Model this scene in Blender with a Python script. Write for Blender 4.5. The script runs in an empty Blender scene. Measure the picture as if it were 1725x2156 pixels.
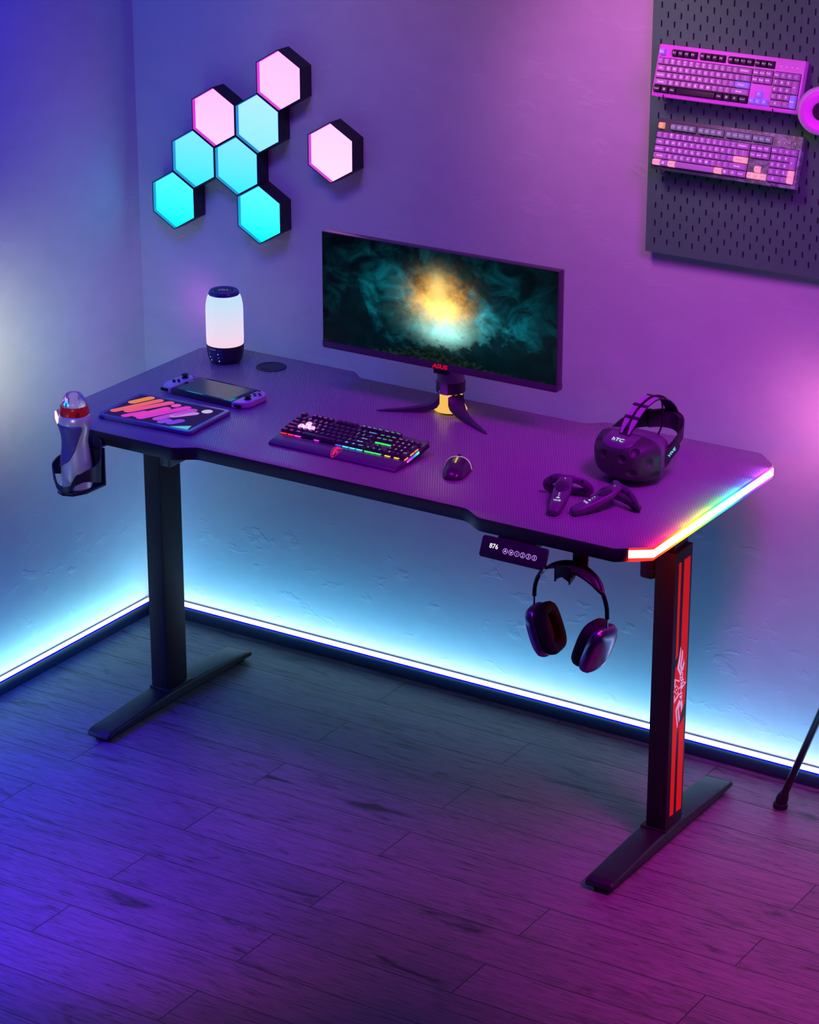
import bpy, bmesh, math, random
from mathutils import Matrix, Vector, Euler
from mathutils.geometry import tessellate_polygon
R = math.radians
PI = math.pi
random.seed(4)
SC = bpy.context.scene
COL = SC.collection
H = 0.732            # height of the desk top
WY = 0.688           # back wall plane
WX = -0.258          # left wall plane

# ------------------------------------------------------------------ helpers
def s2l(c):
    return tuple((v / 12.92 if v <= 0.04045 else ((v + 0.055) / 1.055) ** 2.4) for v in c)
def hx(h):
    h = h.lstrip('#')
    return s2l(tuple(int(h[i:i + 2], 16) / 255 for i in (0, 2, 4)))

class NT:
    """small wrapper for writing node trees"""
    def __init__(self, name):
        self.m = bpy.data.materials.new(name); self.m.use_nodes = True
        self.t = self.m.node_tree; self.t.nodes.clear()
        self.out = self.t.nodes.new('ShaderNodeOutputMaterial')
    def node(self, typ, **kw):
        n = self.t.nodes.new(typ)
        for k, v in kw.items(): setattr(n, k, v)
        return n
    def link(self, a, b): self.t.links.new(a, b)
    def put(self, sock, v):
        if hasattr(v, 'is_output') or isinstance(v, bpy.types.NodeSocket): self.link(v, sock)
        else:
            if isinstance(v, (tuple, list)) and len(v) == 3 and sock.type == 'RGBA': v = (*v, 1)
            sock.default_value = v
    def math(self, op, a, b=0.0, c=0.0, clamp=False):
        n = self.node('ShaderNodeMath', operation=op); n.use_clamp = clamp
        self.put(n.inputs[0], a); self.put(n.inputs[1], b); self.put(n.inputs[2], c)
        return n.outputs[0]
    def mix(self, f, a, b, blend='MIX'):
        n = self.node('ShaderNodeMix', data_type='RGBA', blend_type=blend)
        self.put(n.inputs['Factor'], f)
        self.put([i for i in n.inputs if i.name == 'A' and i.type == 'RGBA'][0], a)
        self.put([i for i in n.inputs if i.name == 'B' and i.type == 'RGBA'][0], b)
        return [o for o in n.outputs if o.type == 'RGBA'][0]
    def ramp(self, f, stops, interp='LINEAR'):
        n = self.node('ShaderNodeValToRGB'); n.color_ramp.interpolation = interp
        e = n.color_ramp.elements
        while len(e) < len(stops): e.new(0.5)
        for i, (p, c) in enumerate(stops):
            e[i].position = p; e[i].color = (*c, 1) if len(c) == 3 else c
        self.put(n.inputs[0], f); return n.outputs[0]
    def coord(self, which='Object', scale=(1, 1, 1), loc=(0, 0, 0), rot=(0, 0, 0)):
        tc = self.node('ShaderNodeTexCoord'); mp = self.node('ShaderNodeMapping')
        mp.inputs['Scale'].default_value = scale; mp.inputs['Location'].default_value = loc
        mp.inputs['Rotation'].default_value = rot
        self.link(tc.outputs[which], mp.inputs[0]); return mp.outputs[0]
    def noise(self, vec, scale=5, detail=4, rough=.5, dist=0):
        n = self.node('ShaderNodeTexNoise')
        self.link(vec, n.inputs['Vector']); n.inputs['Scale'].default_value = scale
        n.inputs['Detail'].default_value = detail; n.inputs['Roughness'].default_value = rough
        n.inputs['Distortion'].default_value = dist
        return n.outputs[0]
    def sep(self, vec):
        n = self.node('ShaderNodeSeparateXYZ'); self.link(vec, n.inputs[0]); return n.outputs
    def bump(self, h, strength=.3, dist=.001):
        n = self.node('ShaderNodeBump'); n.inputs['Strength'].default_value = strength
        n.inputs['Distance'].default_value = dist; self.link(h, n.inputs['Height']); return n.outputs[0]
    def principled(self, **kw):
        n = self.node('ShaderNodeBsdfPrincipled')
        for k, v in kw.items(): self.put(n.inputs[k], v)
        self.link(n.outputs[0], self.out.inputs[0]); return n

def pm(name, col, rough=.5, metal=0., var=.08, em=None, es=0., trans=0., spec=.5, coat=0.):
    """procedural principled material: colour and roughness broken up by a little noise"""
    t = NT(name); v = t.coord('Object')
    nz = t.noise(v, 60, 3)
    c = t.mix(nz, tuple(x * (1 - var) for x in col), tuple(min(1, x * (1 + var)) for x in col))
    r = t.math('ADD', t.math('MULTIPLY', nz, .1), max(0.02, rough - .05))
    kw = {'Base Color': c, 'Roughness': r, 'Metallic': metal, 'Specular IOR Level': spec}
    if trans: kw['Transmission Weight'] = trans
    if coat: kw['Coat Weight'] = coat
    if em is not None: kw['Emission Color'] = em; kw['Emission Strength'] = es
    t.principled(**kw)
    return t.m

def emis(name, col, s=1.0):
    t = NT(name); v = t.coord('Object'); nz = t.noise(v, 30, 2)
    c = t.mix(nz, tuple(x * .97 for x in col), col)
    e = t.node('ShaderNodeEmission'); t.put(e.inputs[0], c); e.inputs[1].default_value = s
    t.link(e.outputs[0], t.out.inputs[0]); return t.m

WM = {}
def prop(o, label=None, cat=None, group=None, kind=None):
    if label: o['label'] = label
    if cat: o['category'] = cat
    if group: o['group'] = group
    if kind: o['kind'] = kind
    return o
def thing(name, label, cat, loc=(0, 0, 0), rot=(0, 0, 0), group=None):
    o = bpy.data.objects.new(name, None); o.empty_display_size = .05; COL.objects.link(o)
    o.location = loc; o.rotation_euler = rot
    WM[o.name] = Matrix.LocRotScale(Vector(loc), Euler(rot), None)
    return prop(o, label, cat, group)
def frame(o): return WM[o.name]

_glyph = {}
def glyphs(txt, bold=0.0):
    k = (txt, bold)
    if k not in _glyph:
        cu = bpy.data.curves.new('t', 'FONT'); cu.body = txt; cu.size = 1
        cu.align_x = 'CENTER'; cu.align_y = 'CENTER'; cu.offset = bold; cu.resolution_u = 3
        ob = bpy.data.objects.new('t', cu); COL.objects.link(ob)
        me = bpy.data.meshes.new_from_object(ob)
        vs = [v.co.copy() for v in me.vertices]; fs = [tuple(p.vertices) for p in me.polygons]
        bpy.data.objects.remove(ob); bpy.data.curves.remove(cu); bpy.data.meshes.remove(me)
        if vs:
            cx = (min(v.x for v in vs) + max(v.x for v in vs)) / 2; cy = (min(v.y for v in vs) + max(v.y for v in vs)) / 2
            w = max(v.x for v in vs) - min(v.x for v in vs)
        else: cx = cy = 0; w = 1
        _glyph[k] = ([Vector((v.x - cx, v.y - cy, 0)) for v in vs], fs, w)
    return _glyph[k]

class MB:
    """collects shapes into one mesh"""
    def __init__(self, M=None):
        self.bm = bmesh.new(); self.M = M or Matrix(); self.mi = 0
    def _fin(self, verts, faces=None):
        for v in verts: v.co = self.M @ v.co
        for f in (faces if faces is not None else {f for v in verts for f in v.link_faces}): f.material_index = self.mi
        return verts
    def add(self, vs, fs):
        bv = [self.bm.verts.new(v) for v in vs]; ff = []
        for f in fs:
            try: ff.append(self.bm.faces.new([bv[i] for i in f]))
            except ValueError: pass
        self._fin(bv, ff); return self
    def box(self, x0, x1, y0, y1, z0, z1, b=0, seg=2):
        r = bmesh.ops.create_cube(self.bm, size=1); vs = r['verts']
        for v in vs:
            v.co = Vector(((x0 + x1) / 2 + v.co.x * (x1 - x0), (y0 + y1) / 2 + v.co.y * (y1 - y0), (z0 + z1) / 2 + v.co.z * (z1 - z0)))
        if b:
            es = list({e for v in vs for e in v.link_edges})
            r = bmesh.ops.bevel(self.bm, geom=vs + es, offset=b, segments=seg, affect='EDGES', profile=.5)
            vs = list({v for f in r['faces'] for v in f.verts} | {v for v in vs if v.is_valid})
            vs = self._island(vs[0])
        self._fin(vs); return self
    def _island(self, v0):
        seen = {v0}; st = [v0]
        while st:
            v = st.pop()
            for e in v.link_edges:
                o = e.other_vert(v)
                if o not in seen: seen.add(o); st.append(o)
        return list(seen)
    def prism(self, pts, z0, z1, b=0, seg=2, bb=None):
        """extrude a 2d outline along local z with (optionally) rounded top and bottom edges"""
        n = len(pts)
        # signed area -> ccw
        A = sum(pts[i][0] * pts[(i + 1) % n][1] - pts[(i + 1) % n][0] * pts[i][1] for i in range(n))
        if A < 0: pts = pts[::-1]
        def inset(d):
            if d == 0: return list(pts)
            out = []
            for i in range(n):
                p0, p1, p2 = Vector(pts[i - 1]), Vector(pts[i]), Vector(pts[(i + 1) % n])
                e1 = (p1 - p0); e2 = (p2 - p1)
                if e1.length < 1e-9 or e2.length < 1e-9: out.append(p1); continue
                e1.normalize(); e2.normalize()
                n1 = Vector((-e1.y, e1.x)); n2 = Vector((-e2.y, e2.x)); m = n1 + n2
                l = max(.35, 1 + n1.dot(n2)); out.append(p1 + m * d / l)
            return [(p[0], p[1]) for p in out]
        rings = []
        bt = b; bo = b if bb is None else bb
        if bo:
            for k in range(seg + 1):
                a = k / seg * PI / 2; rings.append((inset(bo * (1 - math.sin(a))), z0 + bo * (1 - math.cos(a))))
        else: rings.append((list(pts), z0))
        if bt:
            for k in range(seg + 1):
                a = k / seg * PI / 2; rings.append((inset(bt * (1 - math.cos(a))), z1 - bt * (1 - math.sin(a))))
        else: rings.append((list(pts), z1))
        vs = []; fs = []
        for r, z in rings: vs += [(p[0], p[1], z) for p in r]
        for k in range(len(rings) - 1):
            for i in range(n):
                j = (i + 1) % n; fs.append((k * n + i, k * n + j, (k + 1) * n + j, (k + 1) * n + i))
        top = rings[-1][0]; o = (len(rings) - 1) * n
        tr = tessellate_polygon([[Vector((p[0], p[1], 0)) for p in top]])
        def ori(t, src, up):
            a, b_, c = [Vector(src[i]) for i in t]
            cr = (b_ - a).x * (c - a).y - (b_ - a).y * (c - a).x
            return t if (cr > 0) == up else t[::-1]
        if n <= 4 or self._convex(top):
            fs.append(tuple(o + i for i in range(n))); fs.append(tuple(reversed(range(n))))
        else:
            fs += [tuple(o + i for i in ori(t, top, True)) for t in tr]
            tr2 = tessellate_polygon([[Vector((p[0], p[1], 0)) for p in rings[0][0]]])
            fs += [ori(t, rings[0][0], False) for t in tr2]
        return self.add(vs, fs)
    def _convex(self, p):
        n = len(p)
        for i in range(n):
            a, b, c = p[i - 1], p[i], p[(i + 1) % n]
            if (b[0] - a[0]) * (c[1] - b[1]) - (b[1] - a[1]) * (c[0] - b[0]) < -1e-12: return False
        return True
    def flat(self, pts, z=0):
        """flat polygon in local xy"""
        n = len(pts)
        A = sum(pts[i][0] * pts[(i + 1) % n][1] - pts[(i + 1) % n][0] * pts[i][1] for i in range(n))
        if A < 0: pts = pts[::-1]
        tr = tessellate_polygon([[Vector((p[0], p[1], 0)) for p in pts]])
        out = []
        for t in tr:
            a, b, c = [pts[i] for i in t]
            cr = (b[0] - a[0]) * (c[1] - a[1]) - (b[1] - a[1]) * (c[0] - a[0])
            out.append(t if cr > 0 else t[::-1])
        return self.add([(p[0], p[1], z) for p in pts], out)
    def lathe(self, prof, n=32, c=(0, 0, 0), a0=0., a1=2 * PI, caps=True):
        full = abs(a1 - a0 - 2 * PI) < 1e-6
        m = n if full else n + 1
        vs = []; fs = []
        for r, z in prof:
            for i in range(m):
                a = a0 + (a1 - a0) * i / n
                vs.append((c[0] + r * math.cos(a), c[1] + r * math.sin(a), c[2] + z))
        for k in range(len(prof) - 1):
            for i in range(n):
                j = (i + 1) % m if full else i + 1
                fs.append((k * m + i, k * m + j, (k + 1) * m + j, (k + 1) * m + i))
        if full and caps:
            if prof[0][0] > 1e-6: fs.append(tuple(reversed(range(m))))
            if prof[-1][0] > 1e-6: fs.append(tuple((len(prof) - 1) * m + i for i in range(m)))
        return self.add(vs, fs)
    def tube(self, pts, r, n=10, closed=False, flat=1.0, up=(0, 0, 1), caps=True):
        pts = [Vector(p) for p in pts]; N = len(pts); up = Vector(up)
        rr = r if isinstance(r, (list, tuple)) else [r] * N
        ff = flat if isinstance(flat, (list, tuple)) else [flat] * N
        vs = []; fs = []
        for i, p in enumerate(pts):
            if closed: d = pts[(i + 1) % N] - pts[i - 1]
            else: d = pts[min(i + 1, N - 1)] - pts[max(i - 1, 0)]
            d.normalize(); s = d.cross(up)
            if s.length < 1e-4: s = d.cross(Vector((1, 0.1, 0)))
            s.normalize(); u = s.cross(d)
            for k in range(n):
                a = 2 * PI * k / n
                vs.append(p + s * (rr[i] * math.cos(a)) + u * (rr[i] * ff[i] * math.sin(a)))
        for i in range(N if closed else N - 1):
            j = (i + 1) % N
            for k in range(n):
                l = (k + 1) % n; fs.append((i * n + k, i * n + l, j * n + l, j * n + k))
        if caps and not closed:
            fs.append(tuple(reversed(range(n)))); fs.append(tuple((N - 1) * n + k for k in range(n)))
        return self.add(vs, fs)
    def sweep(self, pts, sides, ups, w, t, closed=False):
        """rectangular band: w wide along sides[i], t thick along ups[i]"""
        N = len(pts); vs = []; fs = []
        ws = w if isinstance(w, (list, tuple)) else [w] * N
        ts = t if isinstance(t, (list, tuple)) else [t] * N
        for p, s, u, ww, tt in zip(pts, sides, ups, ws, ts):
            p, s, u = Vector(p), Vector(s).normalized(), Vector(u).normalized()
            for a, b in ((-1, -1), (1, -1), (1, 1), (-1, 1)): vs.append(p + s * a * ww / 2 + u * b * tt / 2)
        for i in range(N if closed else N - 1):
            j = (i + 1) % N
            for k in range(4):
                l = (k + 1) % 4; fs.append((i * 4 + k, i * 4 + l, j * 4 + l, j * 4 + k))
        if not closed:
            fs.append((3, 2, 1, 0)); fs.append(tuple((N - 1) * 4 + k for k in range(4)))
        self.add(vs, fs); bmesh.ops.recalc_face_normals(self.bm, faces=self.bm.faces[:]); return self
    def text(self, s, size, M=None, bold=0.0, width=None, shear=0):
        vs, fs, w = glyphs(s, bold); sx = size if width is None else width / w
        T = M or Matrix()
        return self.add([T @ Vector((v.x * sx + shear * v.y * size, v.y * size, 0)) for v in vs], fs)
    def ball(self, c, r, u=16, v=10):
        if not isinstance(r, (tuple, list)): r = (r, r, r)
        q = bmesh.ops.create_uvsphere(self.bm, u_segments=u, v_segments=v, radius=1)['verts']
        for x in q: x.co = Vector((c[0] + x.co.x * r[0], c[1] + x.co.y * r[1], c[2] + x.co.z * r[2]))
        self._fin(q); return self
    def build(self, name, mats, parent=None, smooth=40, local=False, loc=None, label=None):
        me = bpy.data.meshes.new(name); bm = self.bm
        if parent is not None and not local:
            bm.transform(frame(parent).inverted())
        bm.to_mesh(me); bm.free()
        for m in (mats if isinstance(mats, (list, tuple)) else [mats]): me.materials.append(m)
        if smooth:
            for p in me.polygons: p.use_smooth = True
            me.set_sharp_from_angle(angle=R(smooth))
        o = bpy.data.objects.new(name, me); COL.objects.link(o)
        if parent is not None:
            o.parent = parent; WM[o.name] = frame(parent).copy()
            if loc is not None: WM[o.name] = frame(parent) @ Matrix.Translation(Vector(loc))
        else: WM[o.name] = Matrix()
        if loc is not None: o.location = loc
        if label: o['label'] = label
        return o

def rrect(x0, x1, y0, y1, r, n=5):
    if not isinstance(r, (tuple, list)): r = (r,) * 4
    out = []
    for (cx, cy, a, q) in ((x1 - r[0], y1 - r[0], 0, r[0]), (x0 + r[1], y1 - r[1], 90, r[1]), (x0 + r[2], y0 + r[2], 180, r[2]), (x1 - r[3], y0 + r[3], 270, r[3])):
        for k in range(n + 1):
            t = R(a + 90 * k / n); out.append((cx + q * math.cos(t), cy + q * math.sin(t)))
    return out
def circle(cx, cy, rx, ry=None, n=24):
    ry = rx if ry is None else ry
    return [(cx + rx * math.cos(2 * PI * k / n), cy + ry * math.sin(2 * PI * k / n)) for k in range(n)]
def ring2d(mb, cx, cy, ro, ri, z=0, n=24, ey=1.0):
    vs = [(cx + q * math.cos(2 * PI * k / n), cy + ey * q * math.sin(2 * PI * k / n), z) for q in (ri, ro) for k in range(n)]
    mb.add(vs, [(k, n + k, n + (k + 1) % n, (k + 1) % n) for k in range(n)])
def smooth_path(pts, n=6, closed=False):
    P = [Vector(p) for p in pts]; N = len(P); out = []
    for i in range(N if closed else N - 1):
        p0 = P[i - 1] if (closed or i > 0) else P[0]; p1 = P[i]; p2 = P[(i + 1) % N]
        p3 = P[(i + 2) % N] if (closed or i + 2 < N) else P[-1]
        for k in range(n):
            t = k / n
            out.append(.5 * ((2 * p1) + (p2 - p0) * t + (2 * p0 - 5 * p1 + 4 * p2 - p3) * t * t + (3 * p1 - p0 - 3 * p2 + p3) * t ** 3))
    if not closed: out.append(P[-1])
    return out
def axes(o, x, y, z):
    x, y, z = Vector(x), Vector(y), Vector(z)
    return Matrix(((x.x, y.x, z.x, o[0]), (x.y, y.y, z.y, o[1]), (x.z, y.z, z.z, o[2]), (0, 0, 0, 1)))

# ------------------------------------------------------------------ materials
def wall_mat():
    t = NT('painted_plaster'); v = t.coord('Object', (1, 1, 1.6))
    n1 = t.noise(v, 15, 4, .55, .3); n2 = t.noise(v, 24, 3, .5, .3)
    dents = t.sep(t.ramp(n1, [(.585, (0,) * 3), (.70, (1,) * 3)], 'EASE'))[0]
    h = t.math('ADD', t.math('MULTIPLY', dents, .8), t.math('MULTIPLY', n2, .12))
    c = t.mix(n1, (.50, .50, .52), (.60, .60, .62))
    t.principled(**{'Base Color': c, 'Roughness': .72, 'Specular IOR Level': .3, 'Normal': t.bump(h, .20, .005)})
    return t.m
def floor_mat():
    t = NT('dark_oak_planks')
    v = t.coord('Object', (1, 1, 1), (-.097, .187 + .119 * 40, 0))
    b = t.node('ShaderNodeTexBrick'); t.link(v, b.inputs['Vector'])
    b.offset = .5; b.squash = 1
    b.inputs['Scale'].default_value = 1; b.inputs['Brick Width'].default_value = .778; b.inputs['Row Height'].default_value = .1190
    b.inputs['Mortar Size'].default_value = .0013; b.inputs['Mortar Smooth'].default_value = .2
    b.inputs['Color1'].default_value = (0, 0, 0, 1); b.inputs['Color2'].default_value = (1, 1, 1, 1)
    fac = b.outputs['Fac']; tone = t.sep(b.outputs['Color'])[0]
    off = t.node('ShaderNodeCombineXYZ'); t.link(t.math('MULTIPLY', tone, 7.3), off.inputs[0]); t.link(t.math('MULTIPLY', tone, 3.1), off.inputs[2])
    va = t.node('ShaderNodeVectorMath', operation='ADD'); t.link(v, va.inputs[0]); t.link(off.outputs[0], va.inputs[1])
    mp = t.node('ShaderNodeMapping'); mp.inputs['Scale'].default_value = (2.6, 44, 1); t.link(va.outputs[0], mp.inputs[0])
    mp2 = t.node('ShaderNodeMapping'); mp2.inputs['Scale'].default_value = (1.6, 7, 1); t.link(va.outputs[0], mp2.inputs[0])
    g1 = t.noise(mp.outputs[0], 5, 7, .68, 1.1); g2 = t.noise(mp2.outputs[0], 2.2, 5, .6, 1.6)
    grain = t.ramp(g1, [(.33, (.12,) * 3), (.455, (.72,) * 3), (.60, (1,) * 3)])
    knots = t.ramp(g2, [(.27, (.16,) * 3), (.40, (.9,) * 3), (.7, (1,) * 3)])
    gr = t.mix(1.0, grain, knots, 'MULTIPLY')
    base = t.mix(tone, (.21, .21, .215), (.27, .27, .275))
    c = t.mix(1.0, base, gr, 'MULTIPLY')
    c = t.mix(t.math('MULTIPLY', fac, .92), c, (.008, .008, .01))
    hgt = t.math('SUBTRACT', t.math('MULTIPLY', t.sep(gr)[0], .3), fac)
    t.principled(**{'Base Color': c, 'Roughness': t.math('ADD', .36, t.math('MULTIPLY', g1, .14)), 'Specular IOR Level': .45,
                    'Normal': t.bump(hgt, .35, .002)})
    return t.m
def carbon_mat():
    t = NT('carbon_fibre_laminate'); v = t.coord('Object')
    b = t.node('ShaderNodeTexBrick'); t.link(v, b.inputs['Vector']); b.offset = .5
    b.inputs['Scale'].default_value = 1; b.inputs['Brick Width'].default_value = .0056; b.inputs['Row Height'].default_value = .0046
    b.inputs['Mortar Size'].default_value = .0012; b.inputs['Mortar Smooth'].default_value = .6
    f = b.outputs['Fac']
    c = t.mix(f, (.42, .42, .43), (.16, .16, .17))
    rg = t.math('ADD', .24, t.math('MULTIPLY', f, .16))
    t.principled(**{'Base Color': c, 'Roughness': rg, 'Specular IOR Level': .5,
                    'Normal': t.bump(t.math('SUBTRACT', 1.0, f), .30, .0006)})
    return t.m
def grad_emis(name, axis, lo, hi, stops, s=1.0, which='Object'):
    """emission with a colour ramp along one object axis"""
    t = NT(name); x = t.sep(t.coord(which))[axis]
    f = t.math('DIVIDE', t.math('SUBTRACT', x, lo), hi - lo, clamp=True)
    c = t.ramp(f, stops); e = t.node('ShaderNodeEmission'); t.link(c, e.inputs[0]); e.inputs[1].default_value = s
    t.link(e.outputs[0], t.out.inputs[0]); return t.m

M_black = pm('black_powder_coat', (.018, .018, .022), .42)
M_blackm = pm('matt_black_plastic', (.022, .021, .026), .5)
M_dark = pm('charcoal_plastic', (.05, .048, .06), .42)
M_edge = pm('black_edge_band', (.03, .03, .036), .45)
M_rubber = pm('black_rubber', (.01, .01, .012), .7)
M_white_led = emis('white_glow', (1, .97, 1), 1.1)
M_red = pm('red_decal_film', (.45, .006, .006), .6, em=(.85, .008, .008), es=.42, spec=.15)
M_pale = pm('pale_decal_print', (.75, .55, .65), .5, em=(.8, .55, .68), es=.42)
M_silver = pm('brushed_silver', (.55, .56, .60), .28, .9)
M_chrome = pm('polished_steel', (.8, .8, .82), .12, 1)

# ------------------------------------------------------------------ room
M_wall = wall_mat()
o = MB().box(WX - .06, 4.2, WY, WY + .06, 0, 2.6).build('wall_back', M_wall, smooth=0); prop(o, kind='structure')
o = MB().box(WX - .06, WX, -3.4, WY, 0, 2.6).build('wall_left', M_wall, smooth=0); prop(o, kind='structure')
o = MB().box(WX - .06, 4.2, -5, WY + .06, -.05, 0).build('floor', floor_mat(), smooth=0); prop(o, kind='structure')
BH = .0335                                       # baseboard height; it carries the light strip on its ledge
BY, BX = .662, -.2389
M_base = pm('dark_baseboard_paint', (.022, .016, .045), .45)
o = MB().box(BX, 4.2, BY, WY, 0, BH, .0015).build('baseboard_back', M_base); prop(o, kind='structure')
o = MB().box(WX, BX, -3.4, BY, 0, BH, .0015).build('baseboard_left', M_base); prop(o, kind='structure')

M_cyan = emis('cyan_white_led', (.85, .65, 1.0), 5)
M_stripcase = pm('dark_blue_strip_lip', (.01, .02, .09), .4)
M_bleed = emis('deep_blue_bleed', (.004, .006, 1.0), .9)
def led_strip(name, label, box, lip, bleed):
    t = thing(name, label, 'light strip', ((box[0] + box[1]) / 2, (box[2] + box[3]) / 2, BH), group='baseboard light strips')
    MB().box(*box, BH, BH + .0018, .0006).build('light_diffuser', M_cyan, t)
    MB().box(*bleed, BH - .002, BH + .0006, .0004).build('added_light_bleed', M_bleed, t)  # glowing band added to give the blue glow below the strip
    MB().box(*lip, BH, BH + .0035).build('mounting_lip', M_stripcase, t)
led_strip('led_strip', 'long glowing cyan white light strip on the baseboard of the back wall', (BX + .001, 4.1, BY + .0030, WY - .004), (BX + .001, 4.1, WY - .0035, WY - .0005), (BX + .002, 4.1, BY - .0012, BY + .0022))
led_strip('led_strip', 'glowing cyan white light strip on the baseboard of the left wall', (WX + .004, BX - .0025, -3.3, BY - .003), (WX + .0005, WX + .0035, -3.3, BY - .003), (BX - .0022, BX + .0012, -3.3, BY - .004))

# ------------------------------------------------------------------ desk
desk = thing('gaming_desk', 'large black gaming desk with carbon pattern top, two column legs and rainbow edge light', 'desk', (.7, .3, 0))
TH = .027
def scurve(x0, y0, x1, y1, n=7):
    return [(x0 + (x1 - x0) * k / n, y0 + (y1 - y0) * (.5 - .5 * math.cos(PI * k / n))) for k in range(n + 1)]
out = [(.062, 0)] + scurve(.335, 0, .392, .03) + scurve(1.003, .03, 1.066, 0) + [(1.3425, 0), (1.4, .042), (1.4, .545), (1.3895, .563), (1.352, .6)] \
    + [(1.345, .602)] + scurve(1.008, .602, .962, .572) + scurve(.424, .572, .378, .602) + [(.047, .602), (0, .556), (0, .058)]
mb = MB(); mb.prism(out, H - TH, H, .0016, 2)
for f in mb.bm.faces:
    f.normal_update(); f.material_index = 0 if f.normal.z > .9 else 1
mb.build('tabletop', [carbon_mat(), M_edge], desk)
# rainbow light strips round both desk ends (the left one is nearly hidden)
hue = [(0, (1, .02, .02)), (.10, (1, .05, .02)), (.2, (1, .28, .02)), (.31, (1, .75, .02)), (.42, (.35, 1, .05)), (.53, (.05, 1, .25)),
       (.64, (.03, .75, 1)), (.76, (.05, .12, 1)), (.86, (.28, .06, 1)), (1, (1, .10, .9))]
def led_mat(name, white, s):
    t = NT(name); y = t.sep(t.coord('Object'))[1]
    f = t.math('DIVIDE', t.math('ADD', y, .29), .535, clamp=True)
    c = t.ramp(f, hue); cc = t.mix(1.0, t.mix(1.0, c, (s, s, s), 'MULTIPLY'), (white,) * 3, 'ADD')
    e = t.node('ShaderNodeEmission'); t.link(cc, e.inputs[0]); e.inputs[1].default_value = 1
    t.link(e.outputs[0], t.out.inputs[0]); return t.m
M_rain = led_mat('rainbow_led', 1.1, 14.0)
M_rainedge = led_mat('rainbow_edge_halo', 0.0, 1.6)
def offpath(path, d):
    res = []
    for i, p in enumerate(path):
        ns = []
        if i > 0: e = Vector(p) - Vector(path[i - 1]); ns.append(Vector((e.y, -e.x)).normalized())
        if i < len(path) - 1: e = Vector(path[i + 1]) - Vector(p); ns.append(Vector((e.y, -e.x)).normalized())
        n = sum(ns, Vector((0, 0))); n = n / n.length * (d / max(.5, (n / n.length).dot(ns[0]))); res.append((p[0] + n.x, p[1] + n.y))
    return res
def edge_strip(path, name, side):
    a = offpath(path, .0002); b = offpath(path, .0028); c = offpath(path, .0012)
    z0, z1 = H - .0185, H - .0035
    MB().prism(a + b[::-1], z0, z1).build(name, M_rain, desk, smooth=0, label='rainbow light strip along the desk edge')
    if side > 0:  # thin glowing lips added above and below for the strip's halo
        m = MB(); m.prism(a + c[::-1], z1, H + .0008); m.build('added_edge_lip', M_rainedge, desk, smooth=0)
        m = MB(); m.prism(a + c[::-1], H - .0245, z0); m.build('added_edge_lip', M_rainedge, desk, smooth=0)
edge_strip([(1.364, .0157), (1.4, .042), (1.4, .545)], 'edge_light', 1)
edge_strip([(0, .555), (0, .058), (.03, .0290)], 'edge_light', -1)
# grommet cap
mb = MB(); mb.lathe([(.0335, 0), (.0335, .0012), (.0325, .0018), (.028, .0018), (.0275, .0012), (0, .0012)], 40, (.2133, .529, H))
mb.prism(rrect(.2133 - .009, .2133 + .009, .507, .512, .002), H + .001, H + .0022, 0)
mb.build('cable_grommet', pm('grommet_plastic', (.035, .03, .05), .55), desk)
# legs
M_col = pm('black_column_paint', (.012, .012, .014), .62)
legs = {}
for s in (-1, 1):
    X = lambda x: x if s > 0 else 1.4 - x
    bx = lambda mb, x0, x1, *r: mb.box(min(X(x0), X(x1)), max(X(x0), X(x1)), *r)
    mb = MB(); bx(mb, 1.294, 1.338, .262, .335, .036, .630, .0025)
    lg = mb.build('leg', M_col, desk); legs[s] = lg
    mb = MB(); bx(mb, 1.300, 1.331, .270, .327, .628, .7052, .002); mb.build('inner_column', M_black, lg)
    mb = MB(); bx(mb, 1.262, 1.2935, .258, .322, .566, .7048, .007); mb.build('motor_housing', M_black, lg)
    mb = MB(); bx(mb, 1.286, 1.346, .05, .55, .690, .7049, .002); mb.build('side_bracket', M_black, desk)
    # foot: side profile tapering to both ends, 60 mm wide
    fx0, fx1 = min(X(1.281), X(1.341)), max(X(1.281), X(1.341))
    prof = [(.037, .009), (.0345, .013), (.036, .019), (.042, .0235), (.052, .0258), (.09, .0275), (.20, .034), (.26, .036), (.34, .036), (.40, .034), (.50, .0285), (.545, .0255), (.561, .021), (.566, .015), (.563, .009)]
    mb = MB(axes((0, 0, 0), (0, 1, 0), (0, 0, 1), (1, 0, 0)))
    n_ = len(mb.bm.verts); mb.prism(prof, fx0, fx1, .005, 3)
    mb.build('foot', M_black, desk)
    for yy in (.056, .5445):
        mb = MB(); mb.lathe([(.016, 0), (.018, .002), (.018, .0105)], 20, (X(1.311), yy, 0)); mb.build('levelling_pad', M_rubber, desk)
    mb = MB(); bx(mb, 1.284, 1.3415, .258, .339, .0355, .0395, .001); mb.build('leg_plate', M_black, desk)
mb = MB(); mb.box(.115, 1.285, .275, .325, .672, .7048, .002); mb.build('crossbeam', M_black, desk)
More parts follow.
